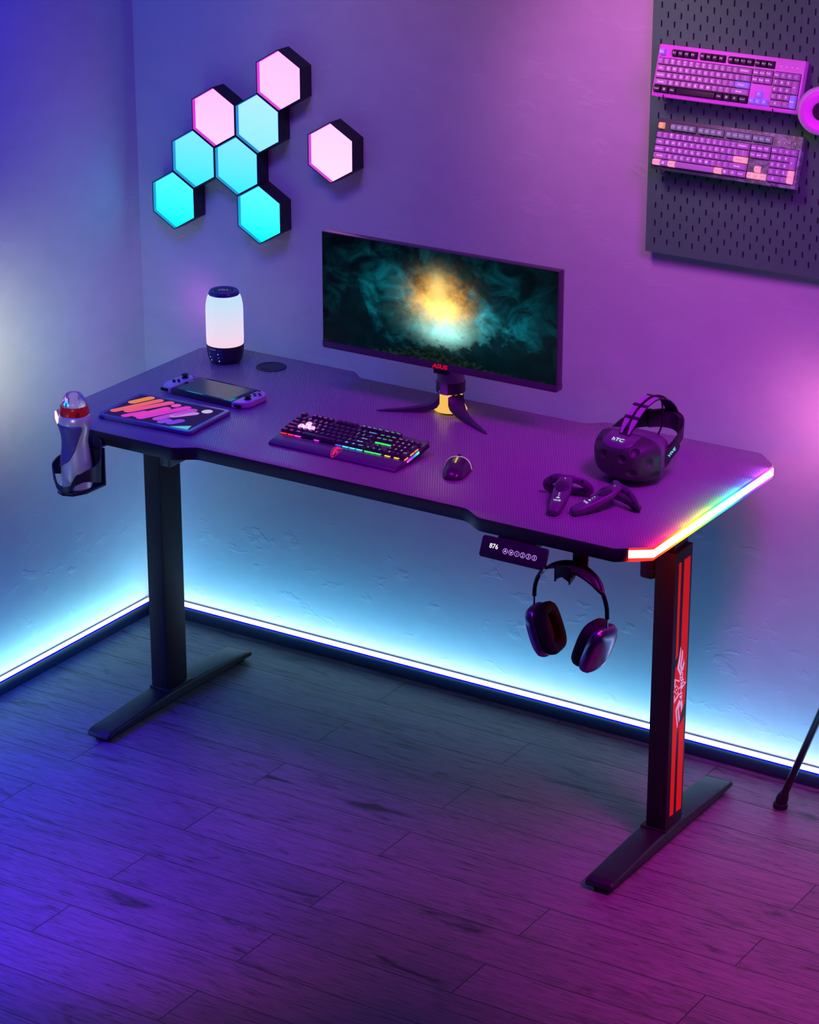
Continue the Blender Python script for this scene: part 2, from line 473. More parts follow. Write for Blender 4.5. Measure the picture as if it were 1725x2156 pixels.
# red graphics on the outer face of the right leg; (y,z) measured on the face
def ez(x, y): return (.2769 + (x - 335) * .0002123 + (y - 100) * 8.27e-6, .4436 - (x - 335) * .00008 - (y - 100) * .0001062)
FX = 1.33815
leg_face = axes((FX, 0, 0), (0, 1, 0), (0, 0, 1), (1, 0, 0))
mb = MB(leg_face)
mb.flat([(.2769, .606), (.2872, .6055), (.2873, .4396)] + [ez(375, 400), ez(325, 490)])
main = [(.2989, .6065), (.3255, .606)] + [ez(*p) for p in ((570, 100), (545, 780), (542, 905), (552, 925), (530, 1000), (515, 1360), (440, 1580), (378, 1880), (352, 2000))] + [(.2945, .20), (.2941, .0626), (.2778, .0638), (.277, .20)] \
    + [ez(*p) for p in ((275, 1400), (300, 900), (318, 670), (372, 530), (428, 215), (440, 100))]
mb.flat(main)
mb.flat([ez(500, 1660), ez(390, 1850), (.3045, .2), (.3051, .0627), (.3275, .061), (.327, .2)])
dec = mb.build('leg_decal', M_red, legs[1], smooth=0, label='red stripes on the outer face of the leg')
mb = MB(leg_face)
E = .0002
polys = [[(424, 212), (404, 380), (358, 662), (415, 802), (447, 790), (395, 642), (427, 420), (434, 230)],
         [(455, 262), (446, 420), (413, 602), (438, 762), (462, 740), (444, 600), (471, 420), (476, 300)],
         [(488, 440), (491, 520), (455, 622), (455, 702), (481, 682), (492, 600), (507, 558)],
         [(410, 800), (424, 800), (424, 900), (410, 900)], [(462, 740), (476, 735), (474, 810), (460, 818)],
         [(430, 832), (470, 815), (475, 850), (430, 872)], [(428, 892), (487, 862), (487, 900), (428, 932)],
         [(425, 952), (452, 940), (448, 985), (425, 1000)], [(458, 940), (480, 928), (474, 972), (456, 980)],
         [(418, 1015), (468, 985), (460, 1040), (414, 1072)],
         [(475, 922), (538, 942), (440, 1098), (425, 1080), (510, 955), (475, 945)],
         [(395, 1050), (412, 1040), (412, 1065), (395, 1072)], [(428, 1080), (440, 1074), (436, 1160), (424, 1165)],
         [(400, 1182), (462, 1140), (456, 1182), (404, 1207)], [(404, 1232), (460, 1203), (455, 1250), (404, 1284)], [(430, 1262), (450, 1252), (448, 1295), (428, 1305)],
         [(300, 873), (408, 908), (402, 938), (322, 908), (316, 1040), (296, 1040)],
         [(290, 1215), (306, 1215), (306, 1300), (385, 1168), (412, 1178), (288, 1388)],
         [(395, 1300), (318, 1522), (350, 1912), (366, 1840), (345, 1530), (408, 1350)],
         [(412, 1315), (365, 1490), (390, 1802), (409, 1700), (386, 1500), (428, 1360)],
         [(440, 1305), (420, 1400), (440, 1572), (467, 1440), (461, 1330)],
         [(280, 1132), (305, 1122), (305, 1140), (280, 1160)], [(385, 1068), (405, 1056), (405, 1074), (385, 1084)],
         [(345, 985), (352, 985), (350, 1030), (343, 1030)], [(332, 1165), (340, 1165), (338, 1205), (330, 1205)],
         [(330, 1085), (356, 1075), (352, 1112), (326, 1120)]]
for p in polys: mb.flat([ez(*q) for q in p], E)
for k in range(20):
    if k % 5 == 0: continue
    a0, a1 = 2 * PI * k / 20, 2 * PI * (k + 1) / 20
    mb.flat([ez(342 + q * 44 * math.cos(a), 1100 + q * 84 * math.sin(a)) for q, a in ((1, a0), (1, a1), (.76, a1), (.76, a0))], E)
mb.build('wing_emblem', M_pale, legs[1], smooth=0, label='pale winged emblem with crosshair on the red stripes')
# control panel under the front edge
pan = axes((1.1385, -.0125, .6845), (1, 0, 0), (0, .40, .9165), (0, -.9165, .40))
M_panel = pm('violet_black_panel', (.045, .028, .06), .35)
mb = MB(pan); mb.prism(rrect(-.069, .069, -.0205, .0205, .0055), -.011, 0, .0016, 2)
cp = mb.build('control_panel', M_panel, desk)
mb = MB(); mb.box(1.10, 1.18, -.002, .06, .693, .7047, .001); mb.build('panel_bracket', M_black, cp)
def pm_at(x, y, z=.0003): return pan @ Matrix.Translation((x, y, z))
mb = MB(); mb.text('876', .0125, pm_at(-.041, .0035), .012); mb.build('height_display', M_white_led, cp, smooth=0)
M_btn = pm('lilac_button_print', (.7, .5, .8), .5, em=(.62, .36, .80), es=.75)
for i, ch in enumerate(['^', 'v', '1', '2', '3', 'S']):
    x = -.0155 + .0124 * i
    mb = MB(pan); ring2d(mb, x, -.001, .0053, .0043, .0003)
    if ch == '^': mb.flat([(x - .0028, -.0026), (x + .0028, -.0026), (x, .0026)], .0003)
    elif ch == 'v': mb.flat([(x - .0028, .0006), (x + .0028, .0006), (x, -.0046)], .0003)
    else: mb.M = Matrix(); mb.text(ch, .0082, pm_at(x, -.001), .012)
    mb.build('button', M_btn, cp, smooth=0)
# headphone hook
M_hook = pm('black_hook_plastic', (.016, .015, .018), .45)
mb = MB(); mb.box(1.2435, 1.2755, .026, .030, .664, .7049, .001)
mb.box(1.2435, 1.2755, -.030, .030, .6690, .6738, .001)
f = axes((0, -.030, 0), (1, 0, 0), (0, 0, 1), (0, -1, 0))
mb.M = f
mb.prism([(1.2385, .6895), (1.2385, .6595), (1.2545, .6680), (1.2715, .6595), (1.2715, .6895)], -.0005, .003, .0006)
mb.M = axes((1.2715, 0, 0), (0, 1, 0), (0, 0, 1), (1, 0, 0))
mb.prism([(-.033, .6895), (-.033, .6560), (-.012, .6640), (-.012, .672)], -.003, 0, .0005)
mb.M = axes((1.2385, 0, 0), (0, 1, 0), (0, 0, 1), (1, 0, 0))
mb.prism([(-.033, .6895), (-.033, .6560), (-.012, .6640), (-.012, .672)], 0, .003, .0005)
mb.build('headphone_hook', M_hook, desk)
# cup holder under the front left corner
CX, CY = .147, -.060
M_holder = pm('blue_black_holder', (.028, .026, .05), .35)
mb = MB()
n = 64; vs = []; fs = []
def ht(th):   # th: 0 at back (+y), pi at front
    a = abs(th) / PI
    def lerp(pts, x):
        for (x0, y0), (x1, y1) in zip(pts, pts[1:]):
            if x <= x1: t = (x - x0) / (x1 - x0); t = t * t * (3 - 2 * t); return y0 + (y1 - y0) * t
        return pts[-1][1]
    zt = lerp([(0, .722), (.24, .722), (.42, .686), (.62, .680), (.78, .672), (.9, .646), (1, .642)], a)
    zb = lerp([(0, .634), (.3, .640), (.7, .655), (.80, .650), (.9, .634), (1, .632)], a)
    return zb, zt
for k in range(n + 1):
    th = -PI + 2 * PI * k / n; zb, zt = ht(th)
    flare = lambda z: .0455 + .05 * (z - .64)
    for r_, z in ((flare(zb), zb), (flare(zt), zt), (flare(zt) + .0028, zt), (flare(zb) + .0028, zb)):
        vs.append((CX - r_ * math.sin(th) * 1.0, CY + r_ * math.cos(th), z))
for k in range(n):
    for i in range(4):
        j = (i + 1) % 4; fs.append((k * 4 + i, k * 4 + j, (k + 1) * 4 + j, (k + 1) * 4 + i))
mb.add(vs, fs); bmesh.ops.recalc_face_normals(mb.bm, faces=mb.bm.faces[:])
holder = mb.build('cup_holder', M_holder, desk)
mb = MB()
mb.box(CX - .030, CX + .036, -.0165, -.012, .624, .7049, .0015)
mb.box(CX - .018, CX + .022, -.0165, .045, .6995, .7049, .001)
mb.build('holder_back_plate', M_holder, holder)
mb = MB(); mb.prism([(CX - .032, -.014), (CX - .034, -.07), (CX - .022, -.098), (CX - .004, -.106), (CX + .018, -.098), (CX + .032, -.07), (CX + .034, -.014)], .622, .6285, .002)
mb.build('holder_base', M_holder, holder)

# ------------------------------------------------------------------ bottle
bot = thing('sports_bottle', 'silver sports bottle with red cap and clear dome standing in the cup holder', 'bottle', (CX, CY, .629))
BP = [(.020, .629), (.0275, .6292), (.0305, .634), (.0322, .65), (.0322, .668), (.0300, .690), (.0268, .712), (.0256, .726), (.0268, .742), (.0308, .758), (.0325, .766), (.0325, .776), (.0306, .783), (.0285, .785)]
def brad(z):
    for (r0, z0), (r1, z1) in zip(BP, BP[1:]):
        if z0 <= z <= z1 and z1 > z0: return r0 + (r1 - r0) * (z - z0) / (z1 - z0)
    return .03
sp = smooth_path([(r, 0, z) for r, z in BP], 4)
MB().lathe([(p.x, p.z) for p in sp], 48, (CX, CY, 0)).build('bottle_body', pm('satin_steel', (.85, .85, .88), .32, .35), bot)
# textured grip patch, wide at the top and tapering to a point
def lin_(tab, x):
    for (x0, y0), (x1, y1) in zip(tab, tab[1:]):
        if x <= x1: return y0 + (y1 - y0) * max(0, (x - x0) / (x1 - x0))
    return tab[-1][1]
def grip(z, t): # t 0..1 across; the right edge sweeps from the left silhouette to the front
    aL = R(206); aR = R(lin_([(.672, 212), (.680, 245), (.693, 280), (.716, 307), (.742, 327), (.756, 337), (.764, 336), (.768, 328)], z))
    return aL + (aR - aL) * t
mb = MB(); NR, NC = 26, 18; vs = []; fs = []
for i in range(NR + 1):
    z = .672 + (.768 - .672) * i / NR
    for j in range(NC + 1):
        a = grip(z, j / NC); edge = min(i, NR - i, j, NC - j)
        dim = 0
        if 7 <= i <= 23 and 5 <= j <= 14 and (i + j) % 2 == 0: dim = -.0009
        r_ = brad(z) + (.0022 if edge > 0 else .0003) + dim
        if edge == 1: r_ += .0006
        vs.append((CX + r_ * math.cos(a), CY + r_ * math.sin(a), z))
for i in range(NR):
    for j in range(NC):
        q = i * (NC + 1) + j; fs.append((q, q + 1, q + NC + 2, q + NC + 1))
mb.add(vs, fs); mb.build('grip_panel', pm('blue_grey_silicone', (.10, .09, .36), .5), bot, smooth=60)
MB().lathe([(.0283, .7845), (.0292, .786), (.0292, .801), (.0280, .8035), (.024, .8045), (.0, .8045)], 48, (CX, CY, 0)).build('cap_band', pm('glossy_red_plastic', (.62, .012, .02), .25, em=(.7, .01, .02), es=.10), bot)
M_rib = pm('dark_red_plastic', (.5, .01, .015), .3)
for k in range(5):
    a = R(250 + 72 * k); T = Matrix.Translation((CX, CY, 0)) @ Matrix.Rotation(a, 4, 'Z')
    mb = MB(T @ axes((.0292, 0, 0), (0, 1, 0), (0, 0, 1), (1, 0, 0)))
    mb.prism([(-.005, .7858), (.005, .7858), (.003, .7965), (-.003, .7965)], -.001, .0009, .0003)
    mb.build('cap_rib', M_rib, bot)
M_clear = pm('clear_plastic', (.95, .9, 1), .06, trans=.92)
MB().lathe([(.0262, .8047), (.0258, .809), (.0225, .818), (.0170, .826), (.0145, .8285), (.0105, .829), (.0, .829)], 40, (CX, CY, 0)).build('clear_dome', M_clear, bot)
mb = MB(); mb.lathe([(.0060, .8045), (.0055, .816), (.0078, .8190), (.0078, .8225), (.005, .8238), (0, .8238)], 24, (CX, CY, 0))
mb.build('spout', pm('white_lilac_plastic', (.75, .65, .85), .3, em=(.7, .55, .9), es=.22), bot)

# ------------------------------------------------------------------ monitor
mon = thing('monitor', 'ultrawide black monitor with teal landscape on screen on a three-legged stand', 'monitor', (.698, .485, H))
X0, X1, Z0, Z1 = .418, .979, .840, 1.0892
fr = axes((0, .43, 0), (1, 0, 0), (0, 0, 1), (0, -1, 0))
M_monitor = pm('gunmetal_plastic', (.07, .062, .085), .4)
mb = MB(fr); mb.prism(rrect(X0, X1, Z0 + .0145, Z1, .0015), -.020, 0, .0008)
mb.build('monitor_case', M_monitor, mon)
mb = MB(fr); mb.prism(rrect(X0 - .0006, X1 + .0006, Z0, Z0 + .0145, (.001, .001, .004, .004)), -.021, .0016, .0012)
bz = mb.build('bottom_bezel', M_monitor, mon)
mb = MB(axes((.7062, .4283, .8475), (1, 0, 0), (0, 0, 1), (0, -1, 0)))
mb.text('ASUS', .0125, None, .03, .036, .18); mb.build('brand_lettering', emis('red_logo', (.75, .004, .006), 1), bz, smooth=0)
def screen_mat():
    t = NT('teal_landscape_screen'); s = t.sep(t.coord('Object'))
    u = t.math('DIVIDE', s[0], .28); v = t.math('DIVIDE', t.math('SUBTRACT', s[2], .240), .117)
    cv = t.node('ShaderNodeCombineXYZ'); t.link(t.math('MULTIPLY', u, 2.4), cv.inputs[0]); t.link(t.math('MULTIPLY', v, 1.25), cv.inputs[1])
    P = cv.outputs[0]
    n1 = t.noise(P, 1.7, 8, .6, .9); n2 = t.noise(P, 4.5, 8, .65, .4); n3 = t.noise(P, 11, 5, .6, 0)
    sky = t.ramp(n1, [(.30, (0, .008, .012)), (.45, (.0, .035, .045)), (.56, (.001, .10, .125)), (.66, (.004, .185, .225)), (.8, (.05, .36, .40))])
    def gauss(cx, cy, sx, sy):
        a = t.math('POWER', t.math('DIVIDE', t.math('SUBTRACT', u, cx), sx), 2); b = t.math('POWER', t.math('DIVIDE', t.math('SUBTRACT', v, cy), sy), 2)
        return t.math('EXPONENT', t.math('MULTIPLY', t.math('ADD', a, b), -1))
    vig = gauss(.05, -.05, .85, .95)
    c = t.mix(1.0, sky, t.ramp(vig, [(.05, (.03,) * 3), (.35, (.45,) * 3), (.8, (1.35,) * 3)]), 'MULTIPLY')
    mist = t.math('MULTIPLY', gauss(.07, -.42, .20, .26), t.math('ADD', .55, n2))
    c = t.mix(1.0, c, t.mix(t.math('MINIMUM', mist, 1.0), (0, 0, 0), (.42, .80, .72)), 'ADD')
    mist2 = t.math('MULTIPLY', gauss(.08, -.25, .40, .22), t.math('MULTIPLY', n2, .5))
    c = t.mix(1.0, c, t.mix(mist2, (0, 0, 0), (.15, .6, .6)), 'ADD')
    # warm sunburst cloud, a broad glow and a rounded bright core
    halo = t.math('MULTIPLY', gauss(.02, .10, .22, .40), t.math('MULTIPLY', t.math('POWER', n2, 2.0), 3.6))
    c = t.mix(t.math('MINIMUM', halo, .95), c, (.95, .50, .10))
    bowl = t.math('MULTIPLY', gauss(.04, -.03, .17, .20), t.math('ADD', .45, n3))
    c = t.mix(1.0, c, t.mix(t.math('MINIMUM', bowl, 1.0), (0, 0, 0), (1.0, .72, .30)), 'ADD')
    core = gauss(.01, .30, .085, .27)
    c = t.mix(t.math('MULTIPLY', core, .85), c, (1.0, .74, .28))
    # far trees and near hill, dark
    hu = t.math('ADD', -.62, t.math('MULTIPLY', t.math('SUBTRACT', n2, .5), 1.3))
    hill = t.math('ADD', hu, t.math('MULTIPLY', gauss(-.05, 0, .28, 99), -.06))
    tree = t.math('ADD', t.math('MULTIPLY', gauss(-.72, 0, .14, 99), .95), t.math('MULTIPLY', gauss(.62, 0, .3, 99), .45))
    hf = t.math('ADD', hill, tree)
    m1 = t.math('MULTIPLY', t.math('SUBTRACT', hf, v), 5.0, clamp=True)
    c = t.mix(t.math('MULTIPLY', m1, .85), c, (.0, .014, .018))
    h2 = t.math('ADD', t.math('ADD', -1.0, t.math('MULTIPLY', gauss(-.02, 0, .38, 99), .30)), t.math('MULTIPLY', t.math('SUBTRACT', n3, .5), .45))
    m2 = t.math('MULTIPLY', t.math('SUBTRACT', h2, v), 9.0, clamp=True)
    c = t.mix(m2, c, t.mix(t.math('POWER', n3, 3.0), (0, .003, .003), (.08, .20, .13)))
    gm = t.node('ShaderNodeGamma'); t.link(c, gm.inputs[0]); gm.inputs[1].default_value = 1.3
    e = t.node('ShaderNodeEmission'); t.link(gm.outputs[0], e.inputs[0]); e.inputs[1].default_value = 1.25
    g = t.node('ShaderNodeBsdfGlossy'); g.inputs['Roughness'].default_value = .25; g.inputs['Color'].default_value = (.02, .02, .02, 1)
    a = t.node('ShaderNodeAddShader'); t.link(e.outputs[0], a.inputs[0]); t.link(g.outputs[0], a.inputs[1])
    t.link(a.outputs[0], t.out.inputs[0]); return t.m
mb = MB(fr); mb.flat([(X0 + .0012, Z0 + .0148), (X1 - .0025, Z0 + .0148), (X1 - .0025, Z1 - .001), (X0 + .0012, Z1 - .001)], .0003)
mb.build('screen', screen_mat(), mon, smooth=0)
SX, SY = .698, .485
mb = MB(); mb.lathe([(.0285, .797), (.0285, .900), (.026, .904), (.0, .904)], 40, (SX, SY, 0)); mb.box(SX - .02, SX + .02, .4505, SY, .93, .99, .004); mb.box(SX - .018, SX + .018, SY - .01, SY + .02, .88, .985, .006)
mb.build('stand_column', pm('grey_stand_plastic', (.34, .33, .37), .45), mon)
mb = MB(); mb.box(SX - .022, SX + .012, SY - .034, SY - .02, .822, .845, .002); mb.build('stand_neck_cover', M_blackm, mon)
mb = MB(); mb.lathe([(.0255, .7765), (.0305, .779), (.0305, .8005), (.0290, .8015)], 40, (SX, SY, 0), R(290), R(290 + 318)); 
mb.build('stand_collar', M_dark, mon)
mb = MB(); mb.lathe([(.0275, .7765), (.0280, .779), (.0286, .8005)], 8, (SX, SY, 0), R(246), R(292))
mb.build('collar_insert', pm('lilac_grey_plastic', (.36, .34, .42), .4), mon)
# glowing amber cone between the legs
M_amber = emis('amber_glow', (1.0, .56, .12), .95)
prf = [(.0345, .739), (.0290, .750), (.0250, .763), (.0235, .7765)]
mb = MB(); mb.lathe(prf, 36, (SX, SY, 0)); mb.build('amber_light_cone', M_amber, mon)
mb = MB(); mb.lathe([(.022, .7325), (.0225, .739), (.0345, .7392)], 30, (SX, SY, 0)); mb.build('stand_hub', M_rubber, mon)
M_standleg = pm('dark_stand_leg', (.055, .05, .075), .38)
for dx, dy in ((-.133, -.076), (.135, -.080), (-.02, .058)):
    L = math.hypot(dx, dy); d = Vector((dx / L, dy / L, 0)); s = Vector((-d.y, d.x, 0))
    prof = [(.0225, .0450, .036), (.0275, .0365, .034), (.034, .027, .030), (.046, .0185, .024), (.065, .0128, .018), (.10, .0072, .0125), (L - .012, .0032, .0075), (L, .0016, .0035)]
    vs = []; fs = []
    for q, zt, w in prof:
        p = Vector((SX, SY, H)) + d * q
        zb = max(.0004, zt * .60 - .006) if q > .03 else zt - .022
        vs += [p + s * w / 2 + Vector((0, 0, zb)), p + s * w / 2 + Vector((0, 0, zt * .9)), p + s * w * .12 + Vector((0, 0, zt)), p - s * w * .12 + Vector((0, 0, zt)), p - s * w / 2 + Vector((0, 0, zt * .9)), p - s * w / 2 + Vector((0, 0, zb))]
    for i in range(len(prof) - 1):
        for k in range(6): l = (k + 1) % 6; fs.append((i * 6 + k, i * 6 + l, i * 6 + 6 + l, i * 6 + 6 + k))
    fs += [tuple(range(6)), tuple(reversed([(len(prof) - 1) * 6 + k for k in range(6)]))]
    mb = MB(); mb.add(vs, fs); bmesh.ops.recalc_face_normals(mb.bm, faces=mb.bm.faces[:]); mb.build('leg', M_standleg, mon)

# ------------------------------------------------------------------ keyboards
def layout():
    """(x, row y, w, h, legend) of a full-size keyboard in key units, y downwards"""
    K = []
    def row(x, y, items):
        for it in items:
            lg, w = it if isinstance(it, tuple) else (it, 1)
            if lg is not None: K.append((x, y, w, 1, lg))
            x += w
    row(0, 0, ['Esc', (None, 1), 'F1', 'F2', 'F3', 'F4', (None, .5), 'F5', 'F6', 'F7', 'F8', (None, .5), 'F9', 'F10', 'F11', 'F12', (None, .25), 'Prt', 'Scr', 'Pau'])
    row(0, 1.35, ['~\n`', '!\n1', '@\n2', '#\n3', '$\n4', '%\n5', '^\n6', '&\n7', '*\n8', '(\n9', ')\n0', '_\n-', '+\n=', ('Backspace', 2), (None, .25), 'Ins', 'Home', 'PgUp', (None, .25), 'Num', '/', '*', '-'])
    row(0, 2.35, [('Tab', 1.5)] + list('QWERTYUIOP') + ['{\n[', '}\n]', ('|\n\\', 1.5), (None, .25), 'Del', 'End', 'PgDn', (None, .25), '7', '8', '9'])
    row(0, 3.35, [('Caps Lock', 1.75)] + list('ASDFGHJKL') + [':\n;', '"\n\'', ('Enter', 2.25), (None, 3.5), '4', '5', '6'])
    row(0, 4.35, [('Shift', 2.25)] + list('ZXCVBNM') + ['<\n,', '>\n.', '?\n/', ('Shift', 2.75), (None, 1.25), '\u2191', (None, 1.25), '1', '2', '3'])
    row(0, 5.35, [('Ctrl', 1.25), ('\u25a0', 1.25), ('Alt', 1.25), ('', 6.25), ('Alt', 1.25), ('\u25a0', 1.25), ('\u2261', 1.25), ('Ctrl', 1.25), (None, .25), '\u2190', '\u2193', '\u2192', (None, .25), ('0', 2), '.'])
    K.append((21.5, 2.35, 1, 2, '+')); K.append((21.5, 4.35, 1, 2, 'Ent'))
    return K
LAY = layout()
def key_mesh(w, h, u, ht, legend, caps, size=.42, top=.72):
    """one tapered keycap with its printed legend; origin at the centre of its foot"""
    mb = MB(); a, b = w * u / 2 - u * .045, h * u / 2 - u * .045
    a2, b2 = a - u * (1 - top) / 2 * .8, b - u * (1 - top) / 2 * .8
    q = u * .10
    def oct_(a, b, c, z): return [(a - c, -b, z), (a, -b + c, z), (a, b - c, z), (a - c, b, z), (-a + c, b, z), (-a, b - c, z), (-a, -b + c, z), (-a + c, -b, z)]
    vs = oct_(a, b, q * .4, 0) + oct_(a2 * 1.02, b2 * 1.02, q, ht * .92) + oct_(a2 - q * .4, b2 - q * .4, q, ht)
    fs = [(k, (k + 1) % 8, 8 + (k + 1) % 8, 8 + k) for k in range(8)] + [(8 + k, 8 + (k + 1) % 8, 16 + (k + 1) % 8, 16 + k) for k in range(8)] + [tuple(range(16, 24)), tuple(reversed(range(8)))]
    mb.add(vs, fs); mb.mi = 1
    Z = ht + .00012
    if legend in ('\u2191', '\u2193', '\u2190', '\u2192'):
        an = {'\u2191': 0, '\u2193': PI, '\u2190': PI / 2, '\u2192': -PI / 2}[legend]
        mb.M = Matrix.Translation((0, 0, Z)) @ Matrix.Rotation(an, 4, 'Z'); mb.flat([(-u * .14, -u * .05), (u * .14, -u * .05), (0, u * .18)])
    elif legend == '\u25a0':
        for sx in (-1, 1):
            for sy in (-1, 1): mb.flat([(sx * u * .02, sy * u * .02), (sx * u * .17, sy * u * .02), (sx * u * .17, sy * u * .17), (sx * u * .02, sy * u * .17)], Z)
    elif legend == '\u2261':
        for k in (-1, 0, 1): mb.flat([(-u * .16, k * u * .11 - u * .03), (u * .16, k * u * .11 - u * .03), (u * .16, k * u * .11 + u * .03), (-u * .16, k * u * .11 + u * .03)], Z)
    elif '\n' in legend:
        t_, b_ = legend.split('\n')
        mb.text(t_, u * .36, Matrix.Translation((0, u * .17, Z)), .015); mb.text(b_, u * .36, Matrix.Translation((0, -u * .18, Z)), .015)
    elif legend:
        sz = u * (.50 if len(legend) == 1 else .34)
        wd = None if len(legend) == 1 else min(w * u * .62, len(legend) * u * .2)
        mb.text(legend, sz, Matrix.Translation((0, 0, Z)), .018, wd)
    return mb

def place_keys(root, u, x0, y0, z0, ht, mats, pick):
    """hang every key on the keyboard root; the key surface lies in the root's local xy plane"""
    for (x, y, w, h, lg) in LAY:
        cap, leg = pick(x, y, w, lg)
        o = key_mesh(w, h, u, ht, lg, None).build('key', [cap, leg], root, local=True, smooth=30, loc=(x0 + (x + w / 2) * u, y0 - (y + h / 2) * u, z0))
        WM.pop(o.name, None)

# keyboard on the desk
KX, KY = .6455, .119
tilt = R(9.5)
kb = thing('gaming_keyboard', 'dark backlit keyboard with palm rest and four white keys lying on the desk', 'keyboard', (KX, KY, H), (0, 0, R(-.4)))
KM = frame(kb)
M_palm = pm('violet_black_palm_rest', (.11, .09, .16), .38)
mb = MB(KM @ axes((0, 0, 0), (0, 1, 0), (0, 0, 1), (1, 0, 0)))
mb.prism([(.0, .0006), (.0, .004), (.003, .0068), (.030, .0122), (.0375, .0126), (.0405, .0116), (.0405, .0006)], -.1515, .1505, .0015, 2)
palm = mb.build('palm_rest', M_palm, kb)
def shield(p, q=1.0, c=(790, 330)):
    res = []
    for (x, y) in p:
        dx, dy = (c[0] + (x - c[0]) * q - 790) / 12.32, (c[1] + (y - c[1]) * q - 330) / 12.32
        res.append(((.25 * dx + .56 * dy) / .35 * .001, (.21 * dx - .93 * dy) / .35 * .001))
    return res
sl = math.atan2(.0122 - .0068, .027)
pe = KM @ axes((.0022, .0165, .0068 + math.tan(sl) * .0135 + .0003), (1, 0, 0), (0, math.cos(sl), math.sin(sl)), (0, -math.sin(sl), math.cos(sl)))
S0 = [(780, 246), (700, 258), (655, 300), (640, 345), (655, 398), (700, 420), (850, 368), (948, 306), (870, 262)]
mb = MB(pe); A_ = shield(S0); B_ = shield(S0, .87)
n = len(A_); mb.add([(p[0], p[1], 0) for p in A_ + B_], [(k, (k + 1) % n, n + (k + 1) % n, n + k) for k in range(n)])
mb.flat(shield([(735, 275), (800, 262), (870, 280), (905, 300), (850, 300), (815, 290), (790, 310), (760, 345), (730, 375), (695, 385), (682, 350), (700, 310)]))
mb.flat(shield([(800, 315), (850, 312), (830, 345), (790, 365), (775, 350)]))
mb.build('shield_emblem', emis('crimson_emblem', (.75, .02, .14), 1), palm, smooth=0, label='crimson shield emblem')
DK = KM @ axes((0, .0410, .0135), (1, 0, 0), (0, math.cos(tilt), math.sin(tilt)), (0, -math.sin(tilt), math.cos(tilt)))
M_plate = pm('violet_metal_plate', (.16, .11, .19), .35, .4)
mb = MB(DK); mb.prism(rrect(-.1515, .1515, -.001, .0835, .004), -.0095, 0, .001)
mb.build('base_plate', [M_plate], kb)
mb = MB(DK); mb.prism(rrect(-.1525, .1525, .008, .0845, .004), -.012, -.006, .001); mb.build('bottom_case', M_blackm, kb)
mb = MB(DK); mb.tube([(.146, .0835, -.001), (.1515, .0815, -.001), (.1525, .076, -.001), (.1525, .058, -.001)], .0014, 8); mb.build('corner_trim', M_dark, kb)
for sx in (-.125, .125):
    mb = MB(KM); mb.box(sx - .012, sx + .012, .112, .118, .0003, .017, .001); mb.build('support_foot', M_blackm, kb)
M_cap = pm('dark_keycap', (.055, .045, .075), .42)
M_hot = pm('white_pink_keycap', (.9, .7, .85), .5, em=(1, .62, .88), es=.95)
LG = {k: emis('legend_' + k, c, 1) for k, c in dict(red=(.85, .03, .12), magenta=(.85, .10, .6), white=(.75, .6, .95), cyan=(.25, .75, .95), green=(.12, .85, .35), rose=(.8, .35, .4)).items()}
M_dimleg = pm('dim_legend', (.10, .07, .16), .5)
def dk_pick(x, y, w, lg):
    hot = lg in ('W', 'A', 'S', 'D') and x < 5
    if x < 2: l = LG['red']
    elif x < 6: l = LG['magenta']
    elif x < 11: l = M_dimleg
    elif x < 15: l = LG['cyan']
    elif x < 18.2: l = LG['green']
    else: l = LG['rose']
    return (M_hot if hot else M_cap), l
U = .01327
# keys live in a tilted local frame: an empty-free way is to give each key the tilt as its own rotation
for (x, y, w, h, lg) in LAY:
    cap, leg = dk_pick(x, y, w, lg)
    p = Vector((-.1493 + (x + w / 2) * U, .0820 - (y + h / 2) * U, .0024))
    o = key_mesh(w, h, U, .0064, lg, None).build('key', [cap, leg], kb, local=True, smooth=30, loc=KM.inverted() @ (DK @ p))
    o.rotation_euler = (tilt, 0, 0)
    if cap is M_hot: o['label'] = 'white glowing key'
# light leaking from under the keys
for (x, y, w, cn, ax) in ((.1, 6.30, 1.0, (1, .03, .02), 0), (1.4, 6.30, 1.0, (1, .04, .04), 0), (2.65, 6.30, 1.0, (1, .05, .75), 0), (6.2, 6.30, .8, (.75, .03, 1), 0), (10.1, 6.30, 1.0, (.03, .10, 1), 0),
                          (11.35, 6.30, 1.0, (.05, .75, 1), 0), (12.6, 6.30, 1.0, (.05, .8, 1), 0), (13.85, 6.30, 1.0, (.05, .9, .95), 0), (15.3, 6.30, .85, (.05, 1, .12), 0), (16.3, 6.30, .85, (.05, 1, .12), 0), (17.3, 6.30, .85, (.05, 1, .12), 0),
                          (15.3, 3.32, .85, (.05, 1, .12), 0), (16.3, 3.32, .85, (.05, 1, .12), 0), (17.3, 3.32, .85, (.05, 1, .12), 0), (18.9, 6.30, .9, (1, .55, .03), 0), (20.55, 6.30, .8, (1, .55, .03), 0),
                          (22.45, 2.7, .9, (1, .25, .03), 1), (22.45, 3.9, .9, (1, .25, .03), 1), (22.45, 5.5, .9, (1, .25, .05), 1)):
    mb = MB(DK); px, py = -.1493 + x * U, .0820 - y * U
    if ax == 0: mb.box(px, px + w * U, py - .0012, py + .003, .0002, .0021, .0004)
    else: mb.box(px - .001, px + .0014, py - w * U, py, .0002, .0021, .0004)
    mb.build('key_backlight', emis('key_glow', cn, 1.6), kb)
side = grad_emis('side_rainbow', 1, .036, .082, [(0, (1, .05, .9)), (.3, (.5, .05, 1)), (.55, (.05, .08, 1)), (.8, (.05, .4, 1)), (1, (.1, .95, 1))], 1.4)
mb = MB(DK); mb.box(.1512, .1532, .0, .044, -.0062, -.0015, .0006); mb.build('side_light_bar', side, kb)

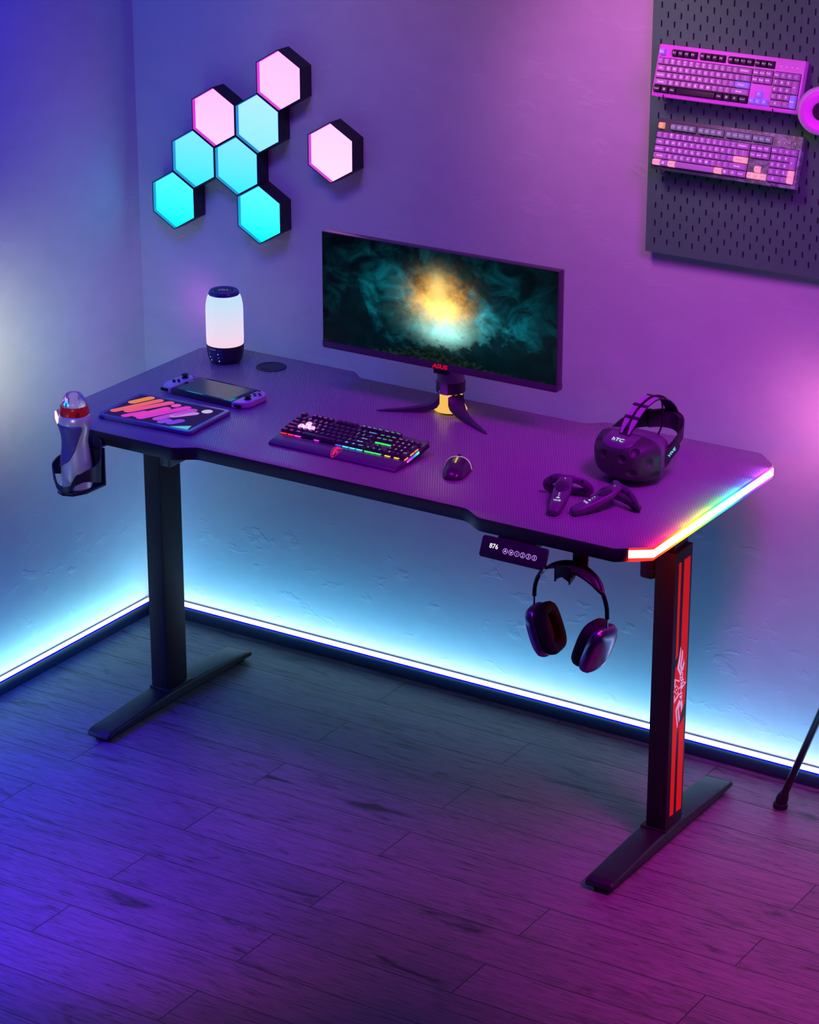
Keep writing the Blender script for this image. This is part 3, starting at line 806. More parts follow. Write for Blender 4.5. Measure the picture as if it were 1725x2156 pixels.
# ------------------------------------------------------------------ mouse
mo = thing('computer_mouse', 'dark violet computer mouse with a thin amber stripe lying right of the desk keyboard', 'mouse', (.898, .180, H), (0, 0, R(20)))
MM = frame(mo)
def tab(T_, x):
    P = [Vector((a, b, 0)) for a, b in T_]
    for k in range(len(P) - 1):
        if x <= P[k + 1].x + 1e-9:
            t = max(0, (x - P[k].x) / (P[k + 1].x - P[k].x)); p0, p1, p2, p3 = P[max(0, k - 1)].y, P[k].y, P[k + 1].y, P[min(len(P) - 1, k + 2)].y
            return .5 * (2 * p1 + (p2 - p0) * t + (2 * p0 - 5 * p1 + 4 * p2 - p3) * t * t + (3 * p1 - p0 - 3 * p2 + p3) * t ** 3)
    return P[-1].y
def mouse_r(y): return tab([(-1, .0050), (-.96, .0105), (-.85, .0160), (-.6, .0208), (-.2, .0242), (.2, .0262), (.5, .0272), (.85, .0255), (.97, .0225), (1, .0200)], y)
def mouse_h(y): return tab([(-1, .0020), (-.96, .0060), (-.85, .0110), (-.6, .0170), (-.2, .0222), (.2, .0248), (.5, .0248), (.85, .0200), (.97, .0150), (1, .0110)], y)
def mouse_shell(mb, ya, yb, ny=26, nx=16, lift=0., xa=-1., xb=1.):
    vs = []; fs = []
    for i in range(ny + 1):
        y = ya + (yb - ya) * i / ny; w = mouse_r(y); hh = mouse_h(y)
        for j in range(nx + 1):
            t_ = xa + (xb - xa) * j / nx
            z = .003 + hh * (1 - abs(t_) ** 2.6) ** .6 if abs(t_) < 1 else .003
            vs.append((t_ * (w + lift), y * .0435, z + lift))
    for i in range(ny):
        for j in range(nx): q = i * (nx + 1) + j; fs.append((q, q + 1, q + nx + 2, q + nx + 1))
    mb.add(vs, fs)
mb = MB(MM); mouse_shell(mb, -1, .42, 34); mb.build('palm_shell', pm('violet_satin_plastic', (.07, .06, .08), .22), mo, smooth=60)
mb = MB(MM); mouse_shell(mb, .45, 1, 14, 16, -.0005); mb.build('button_shell', pm('light_violet_plastic', (.36, .28, .38), .38), mo, smooth=60)
mb = MB(MM); mouse_shell(mb, .40, .47, 3, 16, .0004); mb.build('light_band', emis('pale_pink_glow', (.85, .5, .8), .8), mo, smooth=60)
mb = MB(MM); mouse_shell(mb, -.22, .34, 10, 2, .0005, -.06, .06); mb.build('amber_stripe', emis('amber_stripe_glow', (.9, .5, .1), .9), mo, smooth=60)
mb = MB(MM); mb.tube([(-.0026, .0300, .0235), (.0026, .0300, .0235)], .0050, 18); mb.build('scroll_wheel', M_rubber, mo)
mb = MB(MM); mb.prism([(mouse_r(y) * s * .97, y * .0435) for s, ys in ((1, [k / 12 for k in range(-12, 13)]), (-1, [k / 12 for k in range(12, -13, -1)])) for y in ys], .0004, .0045, .0005); mb.build('mouse_base', M_blackm, mo)

# ------------------------------------------------------------------ tablet
tb = thing('tablet', 'tablet with slanted pink and orange bars on screen lying flat on the desk', 'tablet', (.2135, .1465, H), (0, 0, R(3.0)))
TM = frame(tb)
W2, D2 = .1155, .079
mb = MB(TM); mb.prism(rrect(-W2, W2, -D2, D2, .011, 6), .0008, .0085, .0024, 3); mb.build('tablet_case', pm('violet_aluminium', (.26, .24, .40), .32, .4), tb)
mb = MB(TM); mb.prism(rrect(-W2 + .0022, W2 - .0022, -D2 + .0022, D2 - .0022, .009, 6), .008, .00875, 0); mb.build('glass_front', pm('blue_black_glass', (.14, .13, .34), .25), tb)
M_tscr = emis('navy_screen', (.022, .012, .095), 1)
mb = MB(TM); s0x, s0y = W2 - .0105, D2 - .0105
mb.flat(rrect(-s0x, s0x, -s0y, s0y, .005, 4), .0089); scr = mb.build('screen', M_tscr, tb, smooth=0)
def capsule(p, q, r, n=8):
    p, q = Vector(p), Vector(q); a = math.atan2((q - p).y, (q - p).x)
    return [(q.x + r * math.cos(a - PI / 2 + PI * k / n), q.y + r * math.sin(a - PI / 2 + PI * k / n)) for k in range(n + 1)] + [(p.x + r * math.cos(a + PI / 2 + PI * k / n), p.y + r * math.sin(a + PI / 2 + PI * k / n)) for k in range(n + 1)]
def clip(poly):
    for ax, lim, sg in ((0, s0x, 1), (0, -s0x, -1), (1, s0y, 1), (1, -s0y, -1)):
        o_ = []
        for i in range(len(poly)):
            a, b = poly[i - 1], poly[i]; ia, ib = a[ax] * sg <= lim * sg, b[ax] * sg <= lim * sg
            if ia != ib:
                t_ = (lim - a[ax]) / (b[ax] - a[ax]); o_.append((a[0] + (b[0] - a[0]) * t_, a[1] + (b[1] - a[1]) * t_))
            if ib: o_.append(b)
        poly = o_
    return poly
bars = [((-.092, .020), (-.075, .058), .0092, '#f08a58'), ((-.094, -.042), (-.049, .054), .0088, '#f06a7a'), ((-.068, -.030), (-.022, .052), .0095, '#ee5a98'), ((-.056, -.058), (-.034, -.022), .0085, '#e23fd2'),
        ((-.035, -.046), (-.008, .020), .0088, '#e848c4'), ((-.001, .044), (-.0005, .046), .0092, '#e85ac8'), ((-.022, -.052), (.026, .044), .0092, '#dd3fd6'), ((.012, -.042), (.046, .036), .0095, '#b64ae0'), ((.030, -.054), (.036, -.040), .0085, '#8a4af0'),
        ((.032, -.012), (.061, .022), .0082, '#c98be8'), ((.050, -.050), (.060, -.030), .0090, '#7a48e8'), ((.076, .044), (.0765, .046), .0100, '#d6c0ec')]
for a, b, r_, c in bars:
    pl = clip(capsule(a, b, r_ * 1.1))
    if len(pl) > 2:
        mb = MB(TM); mb.flat(pl, .0091); mb.build('wallpaper_bar', emis('bar_' + c, hx(c), .9), scr, smooth=0)
mb = MB(TM); mb.flat([(.060, -s0y), (.103, -s0y), (.098, -.045)], .0092); mb.build('painted_glare', emis('sky_blue', hx('#5cc8ec'), .9), scr, smooth=0)  # glare on the glass, painted as a glowing wedge
mb = MB(TM); mb.prism(rrect(W2 - .0008, W2 + .0003, -.070, -.052, .0004), .0032, .0062, 0); mb.build('power_button', pm('pink_metal', (.6, .35, .5), .3, .5), tb)

# ------------------------------------------------------------------ handheld console
gc = thing('handheld_game_console', 'white handheld game console with detachable side grips lying behind the tablet', 'game console', (.2215, .3115, H), (0, 0, R(-2.0)))
GM = frame(gc)
M_joy = pm('white_grip_plastic', (.62, .58, .66), .35)
mb = MB(GM); mb.prism(rrect(-.080, .080, -.0475, .0475, .0006), .0006, .0128, .0008); mb.build('console_body', pm('dark_console_plastic', (.05, .05, .07), .35), gc)
mb = MB(GM); mb.prism(rrect(-.0785, .0785, -.046, .046, .002), .0125, .0134, .0003); mb.build('screen_glass', pm('dark_screen_glass', (.02, .018, .035), .12), gc)
mb = MB(GM); mb.flat(rrect(-.070, .070, -.0405, .0405, .001), .01345); mb.build('screen', pm('unlit_screen', (.03, .028, .055), .3), gc, smooth=0)
for s in (-1, 1):
    rr = (.030, .0015, .0015, .030) if s > 0 else (.0015, .030, .030, .0015)
    mb = MB(GM); mb.prism(rrect(min(s * .0805, s * .1155), max(s * .0805, s * .1155), -.0475, .0475, rr, 9), .0006, .0136, .0028, 3); jc = mb.build('side_grip', M_joy, gc)
    sy = .0235 if s < 0 else -.014
    mb = MB(GM); mb.lathe([(.0078, .0135), (.0078, .0145), (.0048, .0152), (.0048, .0185), (.0074, .0192), (.0078, .0205), (.0066, .0214), (.0, .0208)], 24, (s * .0985, sy, 0)); mb.build('thumb_stick', M_rubber, jc)
    by = -.006 if s < 0 else .0185
    for ddx, ddy in ((0, .0072), (0, -.0072), (.0072, 0), (-.0072, 0)):
        mb = MB(GM); mb.lathe([(.0034, .0134), (.0034, .0150), (.0028, .0155), (0, .0156)], 14, (s * .0985 + ddx, by + ddy, 0)); mb.build('face_button', M_rubber if s < 0 else M_dark, jc)
    mb = MB(GM); yy = .0395
    mb.box(s * .088 - .0026, s * .088 + .0026, yy - .0007, yy + .0007, .0134, .0146)
    if s > 0: mb.box(.088 - .0007, .088 + .0007, yy - .0026, yy + .0026, .0134, .0146)
    mb.build('menu_button', M_rubber, jc)
    mb = MB(GM); mb.box(s * .098 - .010, s * .098 + .010, -.0479, -.0465, .0035, .0105, .0006); mb.build('trigger_slot', M_rubber, jc)

# ------------------------------------------------------------------ speaker lamp
SPX, SPY = .102, .514
spk = thing('bluetooth_speaker', 'round speaker lamp glowing pale blue to pink on the back left desk corner', 'speaker', (SPX, SPY, H))
prof = [(.030, .0004), (.0345, .003), (.0380, .012), (.0405, .026), (.0412, .0405), (.0395, .0410)]
MB().lathe([(r, z + H) for r, z in prof], 48, (SPX, SPY, 0)).build('speaker_base', pm('plum_black_plastic', (.03, .024, .045), .42), spk)
t = NT('glowing_lamp_shade'); z = t.sep(t.coord('Object'))[2]
f = t.math('DIVIDE', t.math('SUBTRACT', z, .04), .105, clamp=True)
c = t.ramp(f, [(0, hx('#f9d2e4')), (.2, hx('#efd8ee')), (.5, hx('#e0dcf2')), (.8, hx('#cfe0f6')), (1, hx('#c4e2f8'))])
t.principled(**{'Base Color': (.02, .02, .02), 'Roughness': .15, 'Emission Color': c, 'Emission Strength': 1.0, 'Specular IOR Level': .4})
M_shade = t.m
prof = [(.0405, .0405), (.0410, .055), (.0410, .115), (.0402, .130), (.0380, .142), (.0350, .150), (.0335, .1525)]
MB().lathe([(r, z + H) for r, z in prof], 48, (SPX, SPY, 0)).build('lamp_shade', M_shade, spk)
prof = [(.0338, .1515), (.0335, .155), (.0305, .1605), (.026, .1612), (.0235, .1600), (.0215, .1596), (.0, .1596)]
cap = MB().lathe([(r, z + H) for r, z in prof], 48, (SPX, SPY, 0)).build('top_cap', pm('indigo_metal', (.10, .08, .28), .3, .5), spk)
mb = MB(); mb.lathe([(.0215, .1600), (0, .1601)], 32, (SPX, SPY, H)); mb.build('cap_disc', M_blackm, cap)
mb = MB(Matrix.Translation((SPX, SPY, H + .1603)) @ Matrix.Rotation(R(26), 4, 'Z')); mb.text('JBL', .0155, None, .015, .027)
mb.build('cap_lettering', pm('violet_print', (.22, .12, .45), .5, em=(.16, .06, .34), es=.7), cap, smooth=0)
# touch panel on the base
mb = MB(); n = 10; vs = []; fs = []
for i, (r_, z_) in enumerate([(.0404, .006), (.0404, .012), (.0410, .026), (.0415, .038)]):
    for k in range(n + 1):
        a = R(240 + 58 * k / n); q = {0: .0358, 1: .0384, 2: .0409, 3: .0415}[i]
        vs.append((SPX + q * math.cos(a), SPY + q * math.sin(a), H + z_))
for i in range(3):
    for k in range(n): q = i * (n + 1) + k; fs.append((q, q + 1, q + n + 2, q + n + 1))
mb.add(vs, fs); tp = mb.build('touch_panel', pm('indigo_touch_panel', (.06, .05, .16), .3), spk)
M_ico = emis('white_icons', (.6, .65, .9), .9)
def sp_at(adeg, z_):
    q = .0392 + (z_ - .012) * .13 if z_ < .03 else .0418
    a = R(adeg); return Matrix.Translation((SPX + q * math.cos(a), SPY + q * math.sin(a), H + z_)) @ Matrix.Rotation(a + PI / 2, 4, 'Z') @ Matrix.Rotation(PI / 2, 4, 'X')
for ad, z_, ch in ((250, .0245, '*'), (251, .0165, '\u00bb'), (256, .0100, '\u00ab'), (283, .0255, '+'), (284, .0175, '-'), (286, .0100, '\u00bb')):
    mb = MB(sp_at(ad, z_)); mb.text(ch, .0052, None, .03); mb.build('touch_icon', M_ico, tp, smooth=0)
mb = MB()
for k in range(5): mb.M = sp_at(254 + 5 * k, .0352); mb.flat(circle(0, 0, .0006, n=8))
mb.build('indicator_dots', M_ico, tp, smooth=0)

# ------------------------------------------------------------------ VR headset
vr = thing('vr_headset', 'dark virtual reality headset with dimpled front shell and lilac top strap standing on the desk', 'headset', (1.190, .274, H), (0, 0, R(-7.5)))
VM = frame(vr)
M_vr = pm('plum_black_shell', (.058, .115, .058), .5)
M_vrl = pm('violet_plastic', (.16, .10, .18), .4)
HW, HZ0, HZ1 = .0735, .003, .0985
def vr_surf(u, v):
    """front shell, u -1..1 across, v -1..1 up"""
    e = 3.4
    d = (abs(u) ** e + abs(v) ** e) ** (1 / e)
    x = HW * u * (1 + .03 * v); z = (HZ0 + HZ1) / 2 + (HZ1 - HZ0) / 2 * v
    y = .010 * u * u + .046 * max(0, d) ** 5.0 + .006 * v * v - (.004 * v)
    return Vector((x, y, z))
DIM = [(-.60, .62, .085), (-.30, .26, .075), (-.82, -.08, .10), (.28, .22, .075), (.58, .55, .085), (.55, -.32, .11), (.86, .12, .09), (.92, -.52, .09), (-.72, -.70, .07), (-.03, -.88, .085), (.55, -.88, .07), (-.92, .40, .07)]
mb = MB(VM); N = 104; vs = []; fs = []
DC = [(vr_surf(a, b), .0088 + .03 * (r_ - .07)) for a, b, r_ in DIM]
for i in range(N + 1):
    for j in range(N + 1):
        u = -1 + 2 * j / N; v = -1 + 2 * i / N
        k = max(abs(u), abs(v)); m = (abs(u) ** 3.4 + abs(v) ** 3.4) ** (1 / 3.4)
        q = (k / m) if m > 1e-6 else 1
        uu, vv = u * q, v * q
        p = vr_surf(uu, vv); o_ = p.copy()
        inw = (Vector((0, .055, (HZ0 + HZ1) / 2)) - Vector((p.x * .55, p.y, (HZ0 + HZ1) / 2 + (p.z - (HZ0 + HZ1) / 2) * .5))).normalized()
        for c_, r_ in DC:
            t_ = (o_ - c_).length / r_
            if t_ < 1: p += inw * (.0052 * (1 - t_ * t_) ** .8)
        if abs(uu) < .012 and -.98 < vv < .5: p.y += .0008
        vs.append(p)
for i in range(N):
    for j in range(N): q = i * (N + 1) + j; fs.append((q, q + 1, q + N + 2, q + N + 1))
mb.add(vs, fs); mb.build('front_shell', M_vr, vr, smooth=70)
# side wall back to the face gasket
rim = []
for k in range(64):
    a = 2 * PI * k / 64; c_, s_ = math.cos(a), math.sin(a); q = 1 / (abs(c_) ** 3.4 + abs(s_) ** 3.4) ** (1 / 3.4); rim.append((c_ * q, s_ * q))
mb = MB(VM); vs = []; fs = []
zc = (HZ0 + HZ1) / 2; hz = (HZ1 - HZ0) / 2
rings = [(1, 1, .0), (1.0, 1.0, .012), (.93, .93, .026), (.84, .86, .046), (.80, .82, .056)]
for k_, (sx, sz, dy) in enumerate(rings):
    for (u, v) in rim:
        p = vr_surf(u, v); vs.append((p.x * sx, min(p.y, .064) * (1 if k_ < 2 else .4) + (0 if k_ < 2 else .036) + dy * .8, zc + (p.z - zc) * sz))
m = len(rim)
for k_ in range(len(rings) - 1):
    for i in range(m): j = (i + 1) % m; fs.append((k_ * m + i, k_ * m + j, k_ * m + m + j, k_ * m + m + i))
fs.append(tuple((len(rings) - 1) * m + i for i in range(m)))
mb.add(vs, fs); bmesh.ops.recalc_face_normals(mb.bm, faces=mb.bm.faces[:]); mb.build('visor_body', M_vrl, vr, smooth=60)
# visor badge with lettering
mb = MB(VM); vs = []; fs = []; NB = 16
for i in range(5):
    for j in range(NB + 1):
        t_ = -1 + 2 * j / NB; wd = .46; v0 = .60 + .16 * abs(t_) ** 3; v1 = .985 - .02 * t_ * t_
        p = vr_surf(t_ * wd - .02, v0 + (v1 - v0) * i / 4); edge = i in (0, 4) or j in (0, NB)
        vs.append(p + Vector((0, -.0002 if edge else -.0022, .0002 if edge else .0010)))
for i in range(4):
    for j in range(NB): q = i * (NB + 1) + j; fs.append((q, q + 1, q + NB + 2, q + NB + 1))
mb.add(vs, fs); badge = mb.build('visor_badge', M_vrl, vr, smooth=60)
p = vr_surf(.0, .82); q = vr_surf(.0, .78); up = (p - q).normalized(); nn = Vector((1, 0, 0)).cross(up)
mb = MB(VM @ axes(p + nn * .0034, (1, 0, 0), up, nn)); mb.text('hTC', .0115, None, .02, .026); mb.build('badge_lettering', emis('pale_blue_glow', (.62, .78, 1.0), 1.1), badge, smooth=0)
# strap: band that runs from one hub round the back to the other
M_strap = pm('black_strap', (.03, .028, .034), .6)
M_stripe = pm('lilac_webbing', (.46, .24, .50), .6)
path = [(.066, .074, .058), (.066, .100, .066), (.062, .128, .076), (.052, .158, .083), (.030, .186, .086), (0, .198, .086), (-.030, .186, .086), (-.052, .158, .084), (-.062, .128, .080), (-.066, .100, .070), (-.066, .074, .058)]
sp = smooth_path(path, 6); N = len(sp); sd = []; up = []; ws = []
for i, p in enumerate(sp):
    d = sp[min(i + 1, N - 1)] - sp[max(0, i - 1)]; d.normalize()
    n_ = Vector((p.x * 1.2, (p.y - .09), 0)); n_ -= d * n_.dot(d); n_.normalize(); sd.append(d.cross(n_)); up.append(n_)
    t_ = i / (N - 1); ws.append(.024 + .014 * math.exp(-((t_ - .5) / .16) ** 2) + (.006 if t_ > .62 else 0))
mb = MB(VM); mb.sweep(sp, sd, up, ws, .0035); mb.build('side_strap', M_strap, vr, smooth=50)
for s in (-1, 1):
    mb = MB(VM @ axes((s * .0665, .078, .055), (0, 1, 0), (0, 0, 1), (s, 0, 0))); mb.lathe([(.020, -.010), (.020, .002), (.0175, .0042), (.014, .0048), (0, .0048)], 28)
    hb = mb.build('strap_hub', M_dark, vr)
    mb = MB(VM @ axes((s * .0722, .094, .0635), (0, .899, .438), (0, -.438, .899), (s, 0, 0))); mb.prism(rrect(-.026, .026, -.0125, .0125, .009), -.002, .0006, .0005); arm = mb.build('strap_arm', M_blackm, vr)
    if s > 0:
        mb = MB(VM @ axes((.07312, .092, .0626), (0, .899, .438), (0, -.438, .899), (1, 0, 0))); mb.text('VIVE', .0105, None, .02, .026); mb.build('arm_lettering', emis('cyan_glow', (.25, .75, .95), 1.1), arm, smooth=0)
top = smooth_path([(0, .034, .0925), (0, .052, .114), (0, .080, .136), (0, .118, .1475), (0, .154, .141), (0, .182, .122), (0, .197, .100), (0, .1995, .084)], 6)
N = len(top); tn = []
for i, p in enumerate(top):
    d = (top[min(i + 1, N - 1)] - top[max(0, i - 1)]).normalized(); tn.append(Vector((1, 0, 0)).cross(d))
mb = MB(VM); mb.sweep(top, [(1, 0, 0)] * N, tn, [.030 if i > 4 else .026 for i in range(N)], .0024); mb.build('top_strap', M_strap, vr, smooth=50)
for s in (-1, 1):
    a0, a1 = 2, 23
    mb = MB(VM); pts = [top[i] + tn[i] * .0016 + Vector((s * .0088, 0, 0)) for i in range(a0, a1)]
    mb.sweep(pts, [(1, 0, 0)] * (a1 - a0), tn[a0:a1], [.004 + .0075 * min(1, k / 5) for k in range(a1 - a0)], .0012); mb.build('strap_stripe', M_stripe, vr, smooth=50)
for i in (8, 13, 20):
    mb = MB(VM); mb.sweep([top[i] + tn[i] * .003, top[i + 1] + tn[i + 1] * .003], [(1, 0, 0)] * 2, tn[i:i + 2], .0335, .0016); mb.build('strap_buckle', M_strap, vr)
mb = MB(VM); mb.tube([top[i] + tn[i] * .0036 for i in range(2, N - 4)], .0017, 8)
mb.tube(smooth_path([(.006, .150, .141), (.008, .152, .110), (.006, .150, .080), (.0, .135, .055)], 6), .0018, 8); mb.build('headset_cable', M_rubber, vr)
mb = MB(VM); pts = [sp[i] - up[i] * .006 for i in range(22, 40)]; mb.sweep(pts, sd[22:40], up[22:40], .034, .007); mb.build('rear_pad', pm('dark_foam', (.035, .034, .036), .8), vr, smooth=50)

# ------------------------------------------------------------------ motion controllers
M_wand = pm('violet_black_wand', (.15, .12, .16), .42)
M_wpad = pm('dark_track_pad', (.07, .05, .08), .35)
M_wico = emis('wand_icons', (.60, .70, 1.0), 1.0)
def wand(name, label, loc, rz, mirror=1):
    t = thing(name, label, 'controller', (*loc, H), (0, 0, rz), group='motion controllers'); T = frame(t)
    # handle: rounded-square section swept from the tail (y=0) up to the head (y=.098)
    secs = [(0.000, .0085, .0075, .0035), (.003, .0090, .0105, .0060), (.020, .0110, .0125, .0085), (.045, .0165, .0150, .0095), (.066, .0255, .0170, .0090), (.086, .0345, .0165, .0070), (.098, .0400, .0130, .0055), (.106, .0420, .0120, .0035)]
    vs = []; fs = []; n = 16
    for (y, zc, hw, hh) in secs:
        for k in range(n):
            a = 2 * PI * k / n; c_, s_ = math.cos(a), math.sin(a); q = 1 / (abs(c_) ** 4.6 + abs(s_) ** 4.6) ** (1 / 4.6)
            vs.append((hw * c_ * q, y, zc + hh * s_ * q))
    for i in range(len(secs) - 1):
        for k in range(n): l = (k + 1) % n; fs.append((i * n + k, i * n + n + k, i * n + n + l, i * n + l))
    fs += [tuple(range(n)), tuple(reversed([(len(secs) - 1) * n + k for k in range(n)]))]
    mb = MB(T); mb.add(vs, fs); bmesh.ops.recalc_face_normals(mb.bm, faces=mb.bm.faces[:]); mb.build('handle', M_wand, t, smooth=55)
    # tracking ring: hexagonal hoop hanging from the head down to the desk
    P = [(0, .104, .0385), (-.021, .108, .0375), (-.040, .114, .0230), (-.036, .122, .0095), (0, .128, .0075), (.036, .122, .0095), (.040, .114, .0230), (.021, .108, .0375)]
    pp = smooth_path(P, 3, True)
    mb = MB(T); mb.tube(pp, [.0090] * len(pp), 8, True, .70, (0, 1, .2)); mb.build('tracking_ring', M_wand, t, smooth=60)
    for (x, y, z) in ((-.030, .104, .0335), (.030, .104, .0335), (-.041, .1085, .017), (.041, .1085, .017)): mb = MB(T); mb.ball((x, y + .0005, z + .0042), (.0030, .0030, .0022), 10, 6); mb.build('sensor_dimple', M_rubber, t)
    sl = math.atan2(.0345 - .0165, .041)
    pad = T @ axes((0, .070, .0372), (1, 0, 0), (0, math.cos(sl), math.sin(sl)), (0, -math.sin(sl), math.cos(sl)))
    mb = MB(pad); mb.lathe([(.0138, -.003), (.0138, .0008), (.0128, .0014), (0, .0008)], 32); mb.build('track_pad', M_wpad, t)
    at = lambda y, z: T @ axes((0, y, z), (1, 0, 0), (0, math.cos(sl), math.sin(sl)), (0, -math.sin(sl), math.cos(sl)))
    mb = MB(at(.092, .0446)); mb.flat(circle(0, 0, .0011, n=10)); mb.build('menu_light', M_wico, t, smooth=0)
    mb = MB(at(.0485, .0298)); ring2d(mb, 0, 0, .0016, .0008, n=12); mb.flat(circle(0, -.005, .0012, n=10)); mb.flat([(-.0042, -.0125), (.0042, -.0125), (0, -.0085)]); mb.build('power_icon', M_wico, t, smooth=0)
    mb = MB(T @ axes((0, .0295, .0232), (1, 0, 0), (0, .954, .30), (0, -.30, .954))); mb.text('VIVE', .0056, None, .03, .0150); mb.build('wand_lettering', M_wico, t, smooth=0)
    return t
wand('motion_controller', 'left one of two violet motion controllers, its tail pointing at the front desk edge', (1.1715, .0770), R(15))
wand('motion_controller', 'right one of two violet motion controllers, lying slanted below the headset', (1.1985, .1010), R(-31))

# ------------------------------------------------------------------ headphones on the hook
hp = thing('headphones', 'black over-ear headphones hanging from the hook under the desk', 'headphones', (1.2555, 0, .672), (0, 0, R(-8)))
HM = frame(hp)
M_hpf = pm('black_headband', (.02, .018, .024), .3)
M_mesh = pm('violet_black_mesh', (.035, .02, .04), .4)
M_cup = pm('midnight_aluminium', (.26, .26, .36), .24, .85)
M_cush = pm('black_ear_cushion', (.016, .014, .018), .8)
arc = smooth_path([(-.084, 0, -.075), (-.082, 0, -.052), (-.072, 0, -.028), (-.052, 0, -.008), (-.026, 0, .0035), (0, 0, .007), (.026, 0, .0035), (.052, 0, -.008), (.072, 0, -.028), (.082, 0, -.052), (.084, 0, -.075)], 6)
N = len(arc)
def spread(i):
    t_ = i / (N - 1); return .0175 * max(0, math.sin(PI * min(1, max(0, (t_ - .2) / .6)))) ** .55
for s in (-1, 1):
    mb = MB(HM); mb.tube([arc[i] + Vector((0, s * spread(i), 0)) for i in range(N)], [.0034 if .2 < i / (N - 1) < .8 else .0042 for i in range(N)], 10, up=(0, 1, 0)); mb.build('headband_frame', M_hpf, hp)
idx = [i for i in range(N) if spread(i) > .002]
mb = MB(HM); vs = []; fs = []
for i in idx:
    c_ = arc[i]; w = spread(i)
    for k in range(7):
        t_ = -1 + 2 * k / 6; vs.append(c_ + Vector((0, w * t_, 0)) - (Vector((c_.x, 0, c_.z + .09)).normalized() * .004 * (1 - t_ * t_)))
for a in range(len(idx) - 1):
    for k in range(6): q = a * 7 + k; fs.append((q, q + 1, q + 8, q + 7))
mb.add(vs, fs); mb.build('headband_canopy', M_mesh, hp, smooth=60)
for s in (-1, 1):
    mb = MB(HM); mb.tube([(s * .084, 0, -.072), (s * .0842, 0, -.092)], .0022, 10); mb.build('steel_stem', M_chrome, hp)
    # cup: tilted so the bottoms swing inwards, rounded-rectangle shell + cushion
    lean = R(20)
    cdir = Vector((s * math.cos(lean), 0, math.sin(lean))) # outward normal of the cup (points outwards and a little up)
    cdir = Vector((s * math.cos(lean), -.0, -math.sin(lean)))
    upv = Vector((s * math.sin(lean), 0, math.cos(lean)))
    ctr = Vector((s * .0842, 0, -.090)) - upv * .052
    if s < 0:  # near ear cup swivels towards the room
        rot = Matrix.Rotation(R(14), 3, 'Z'); cdir = rot @ cdir; upv = rot @ upv
    C_ = HM @ axes(ctr, upv.cross(cdir), upv, cdir)
    def cuploop(w, h, n=40):
        return [((abs(math.cos(a)) ** .62) * (1 if math.cos(a) > 0 else -1) * w, (abs(math.sin(a)) ** .62) * (1 if math.sin(a) > 0 else -1) * h) for a in [2 * PI * k / n for k in range(n)]]
    def loft(mb, rows, n=40, cap0=True, cap1=True):
        vs = []; fs = []
        for (w, h, z) in rows: vs += [(x, y, z) for x, y in cuploop(w, h, n)]
        for i in range(len(rows) - 1):
            for k in range(n): l = (k + 1) % n; fs.append((i * n + k, i * n + l, i * n + n + l, i * n + n + k))
        if cap0: fs.append(tuple(reversed(range(n))))
        if cap1: fs.append(tuple((len(rows) - 1) * n + k for k in range(n)))
        mb.add(vs, fs); bmesh.ops.recalc_face_normals(mb.bm, faces=mb.bm.faces[:])
    mb = MB(C_); loft(mb, [(.036, .047, -.010), (.0385, .0495, -.006), (.039, .050, .000), (.037, .048, .007), (.031, .042, .0125), (.020, .029, .0155), (.007, .011, .0165)])
    cup = mb.build('ear_cup', M_cup, hp, smooth=60)
    mb = MB(C_); loft(mb, [(.0355, .0465, -.0105), (.0375, .0485, -.016), (.0375, .0485, -.024), (.034, .045, -.0305), (.028, .039, -.0325), (.021, .032, -.0305), (.0175, .0285, -.024), (.0165, .0275, -.014)], cap0=False, cap1=False)
    mb.build('ear_cushion', M_cush, cup, smooth=60)
    mb = MB(C_); mb.prism(cuploop(.019, .030), -.0155, -.0140, 0); mb.build('driver_cloth', pm('plum_cloth', (.09, .035, .10), .8), cup)

# ------------------------------------------------------------------ hexagon wall lights
HEXP = .1168; HR = .0668; FY = .6465
M_hexcase = pm('hexagon_case_black', (.010, .009, .014), .45)
def hexpts(r, cx=0, cz=0): return [(cx + r * math.cos(R(90 + 60 * k)), cz + r * math.sin(R(90 + 60 * k))) for k in range(6)]
def hexlight(cx, cz, label, lo, hi, rimc, es=1.0):
    t = thing('hexagon_wall_light', label, 'wall light', (cx, WY, cz), group='hexagon wall lights')
    F = axes((cx, FY, cz), (1, 0, 0), (0, 0, 1), (0, -1, 0))
    D = WY - FY - .0005
    mb = MB(F); a = hexpts(HR); b = hexpts(HR - .0022); vs = [(x, y, -D) for x, y in a] + [(x, y, 0) for x, y in a] + [(x, y, 0) for x, y in b] + [(x, y, -.0060) for x, y in b]
    fs = []
    for L in range(3):
        for k in range(6): l = (k + 1) % 6; fs.append((L * 6 + k, L * 6 + l, L * 6 + 6 + l, L * 6 + 6 + k))
    fs.append(tuple(reversed(range(6)))); mb.add(vs, fs); bmesh.ops.recalc_face_normals(mb.bm, faces=mb.bm.faces[:])
    mb.build('light_case', M_hexcase, t, smooth=0)
    # glowing inner rim and diffuser set a few millimetres back
    mb = MB(F); b = hexpts(HR - .0024); c = hexpts(HR - .0030)
    mb.add([(x, y, -.0008) for x, y in b] + [(x, y, -.0102) for x, y in c], [(k, 6 + k, 6 + (k + 1) % 6, (k + 1) % 6) for k in range(6)])
    mb.build('glowing_rim', emis('rim_' + rimc, hx(rimc), 1.0), t, smooth=0)
    mb = MB(F); mb.flat(hexpts(HR - .0029), -.0100)
    bo = lambda h: tuple(v * 2.6 if v > .93 else v for v in hx(h))
    mb.build('diffuser', grad_emis('hex_' + lo, 2, -.06, .06, [(0, bo(lo)), (1, bo(hi))], es), t, smooth=0)
bx_, bz_ = -.0712, 1.1313
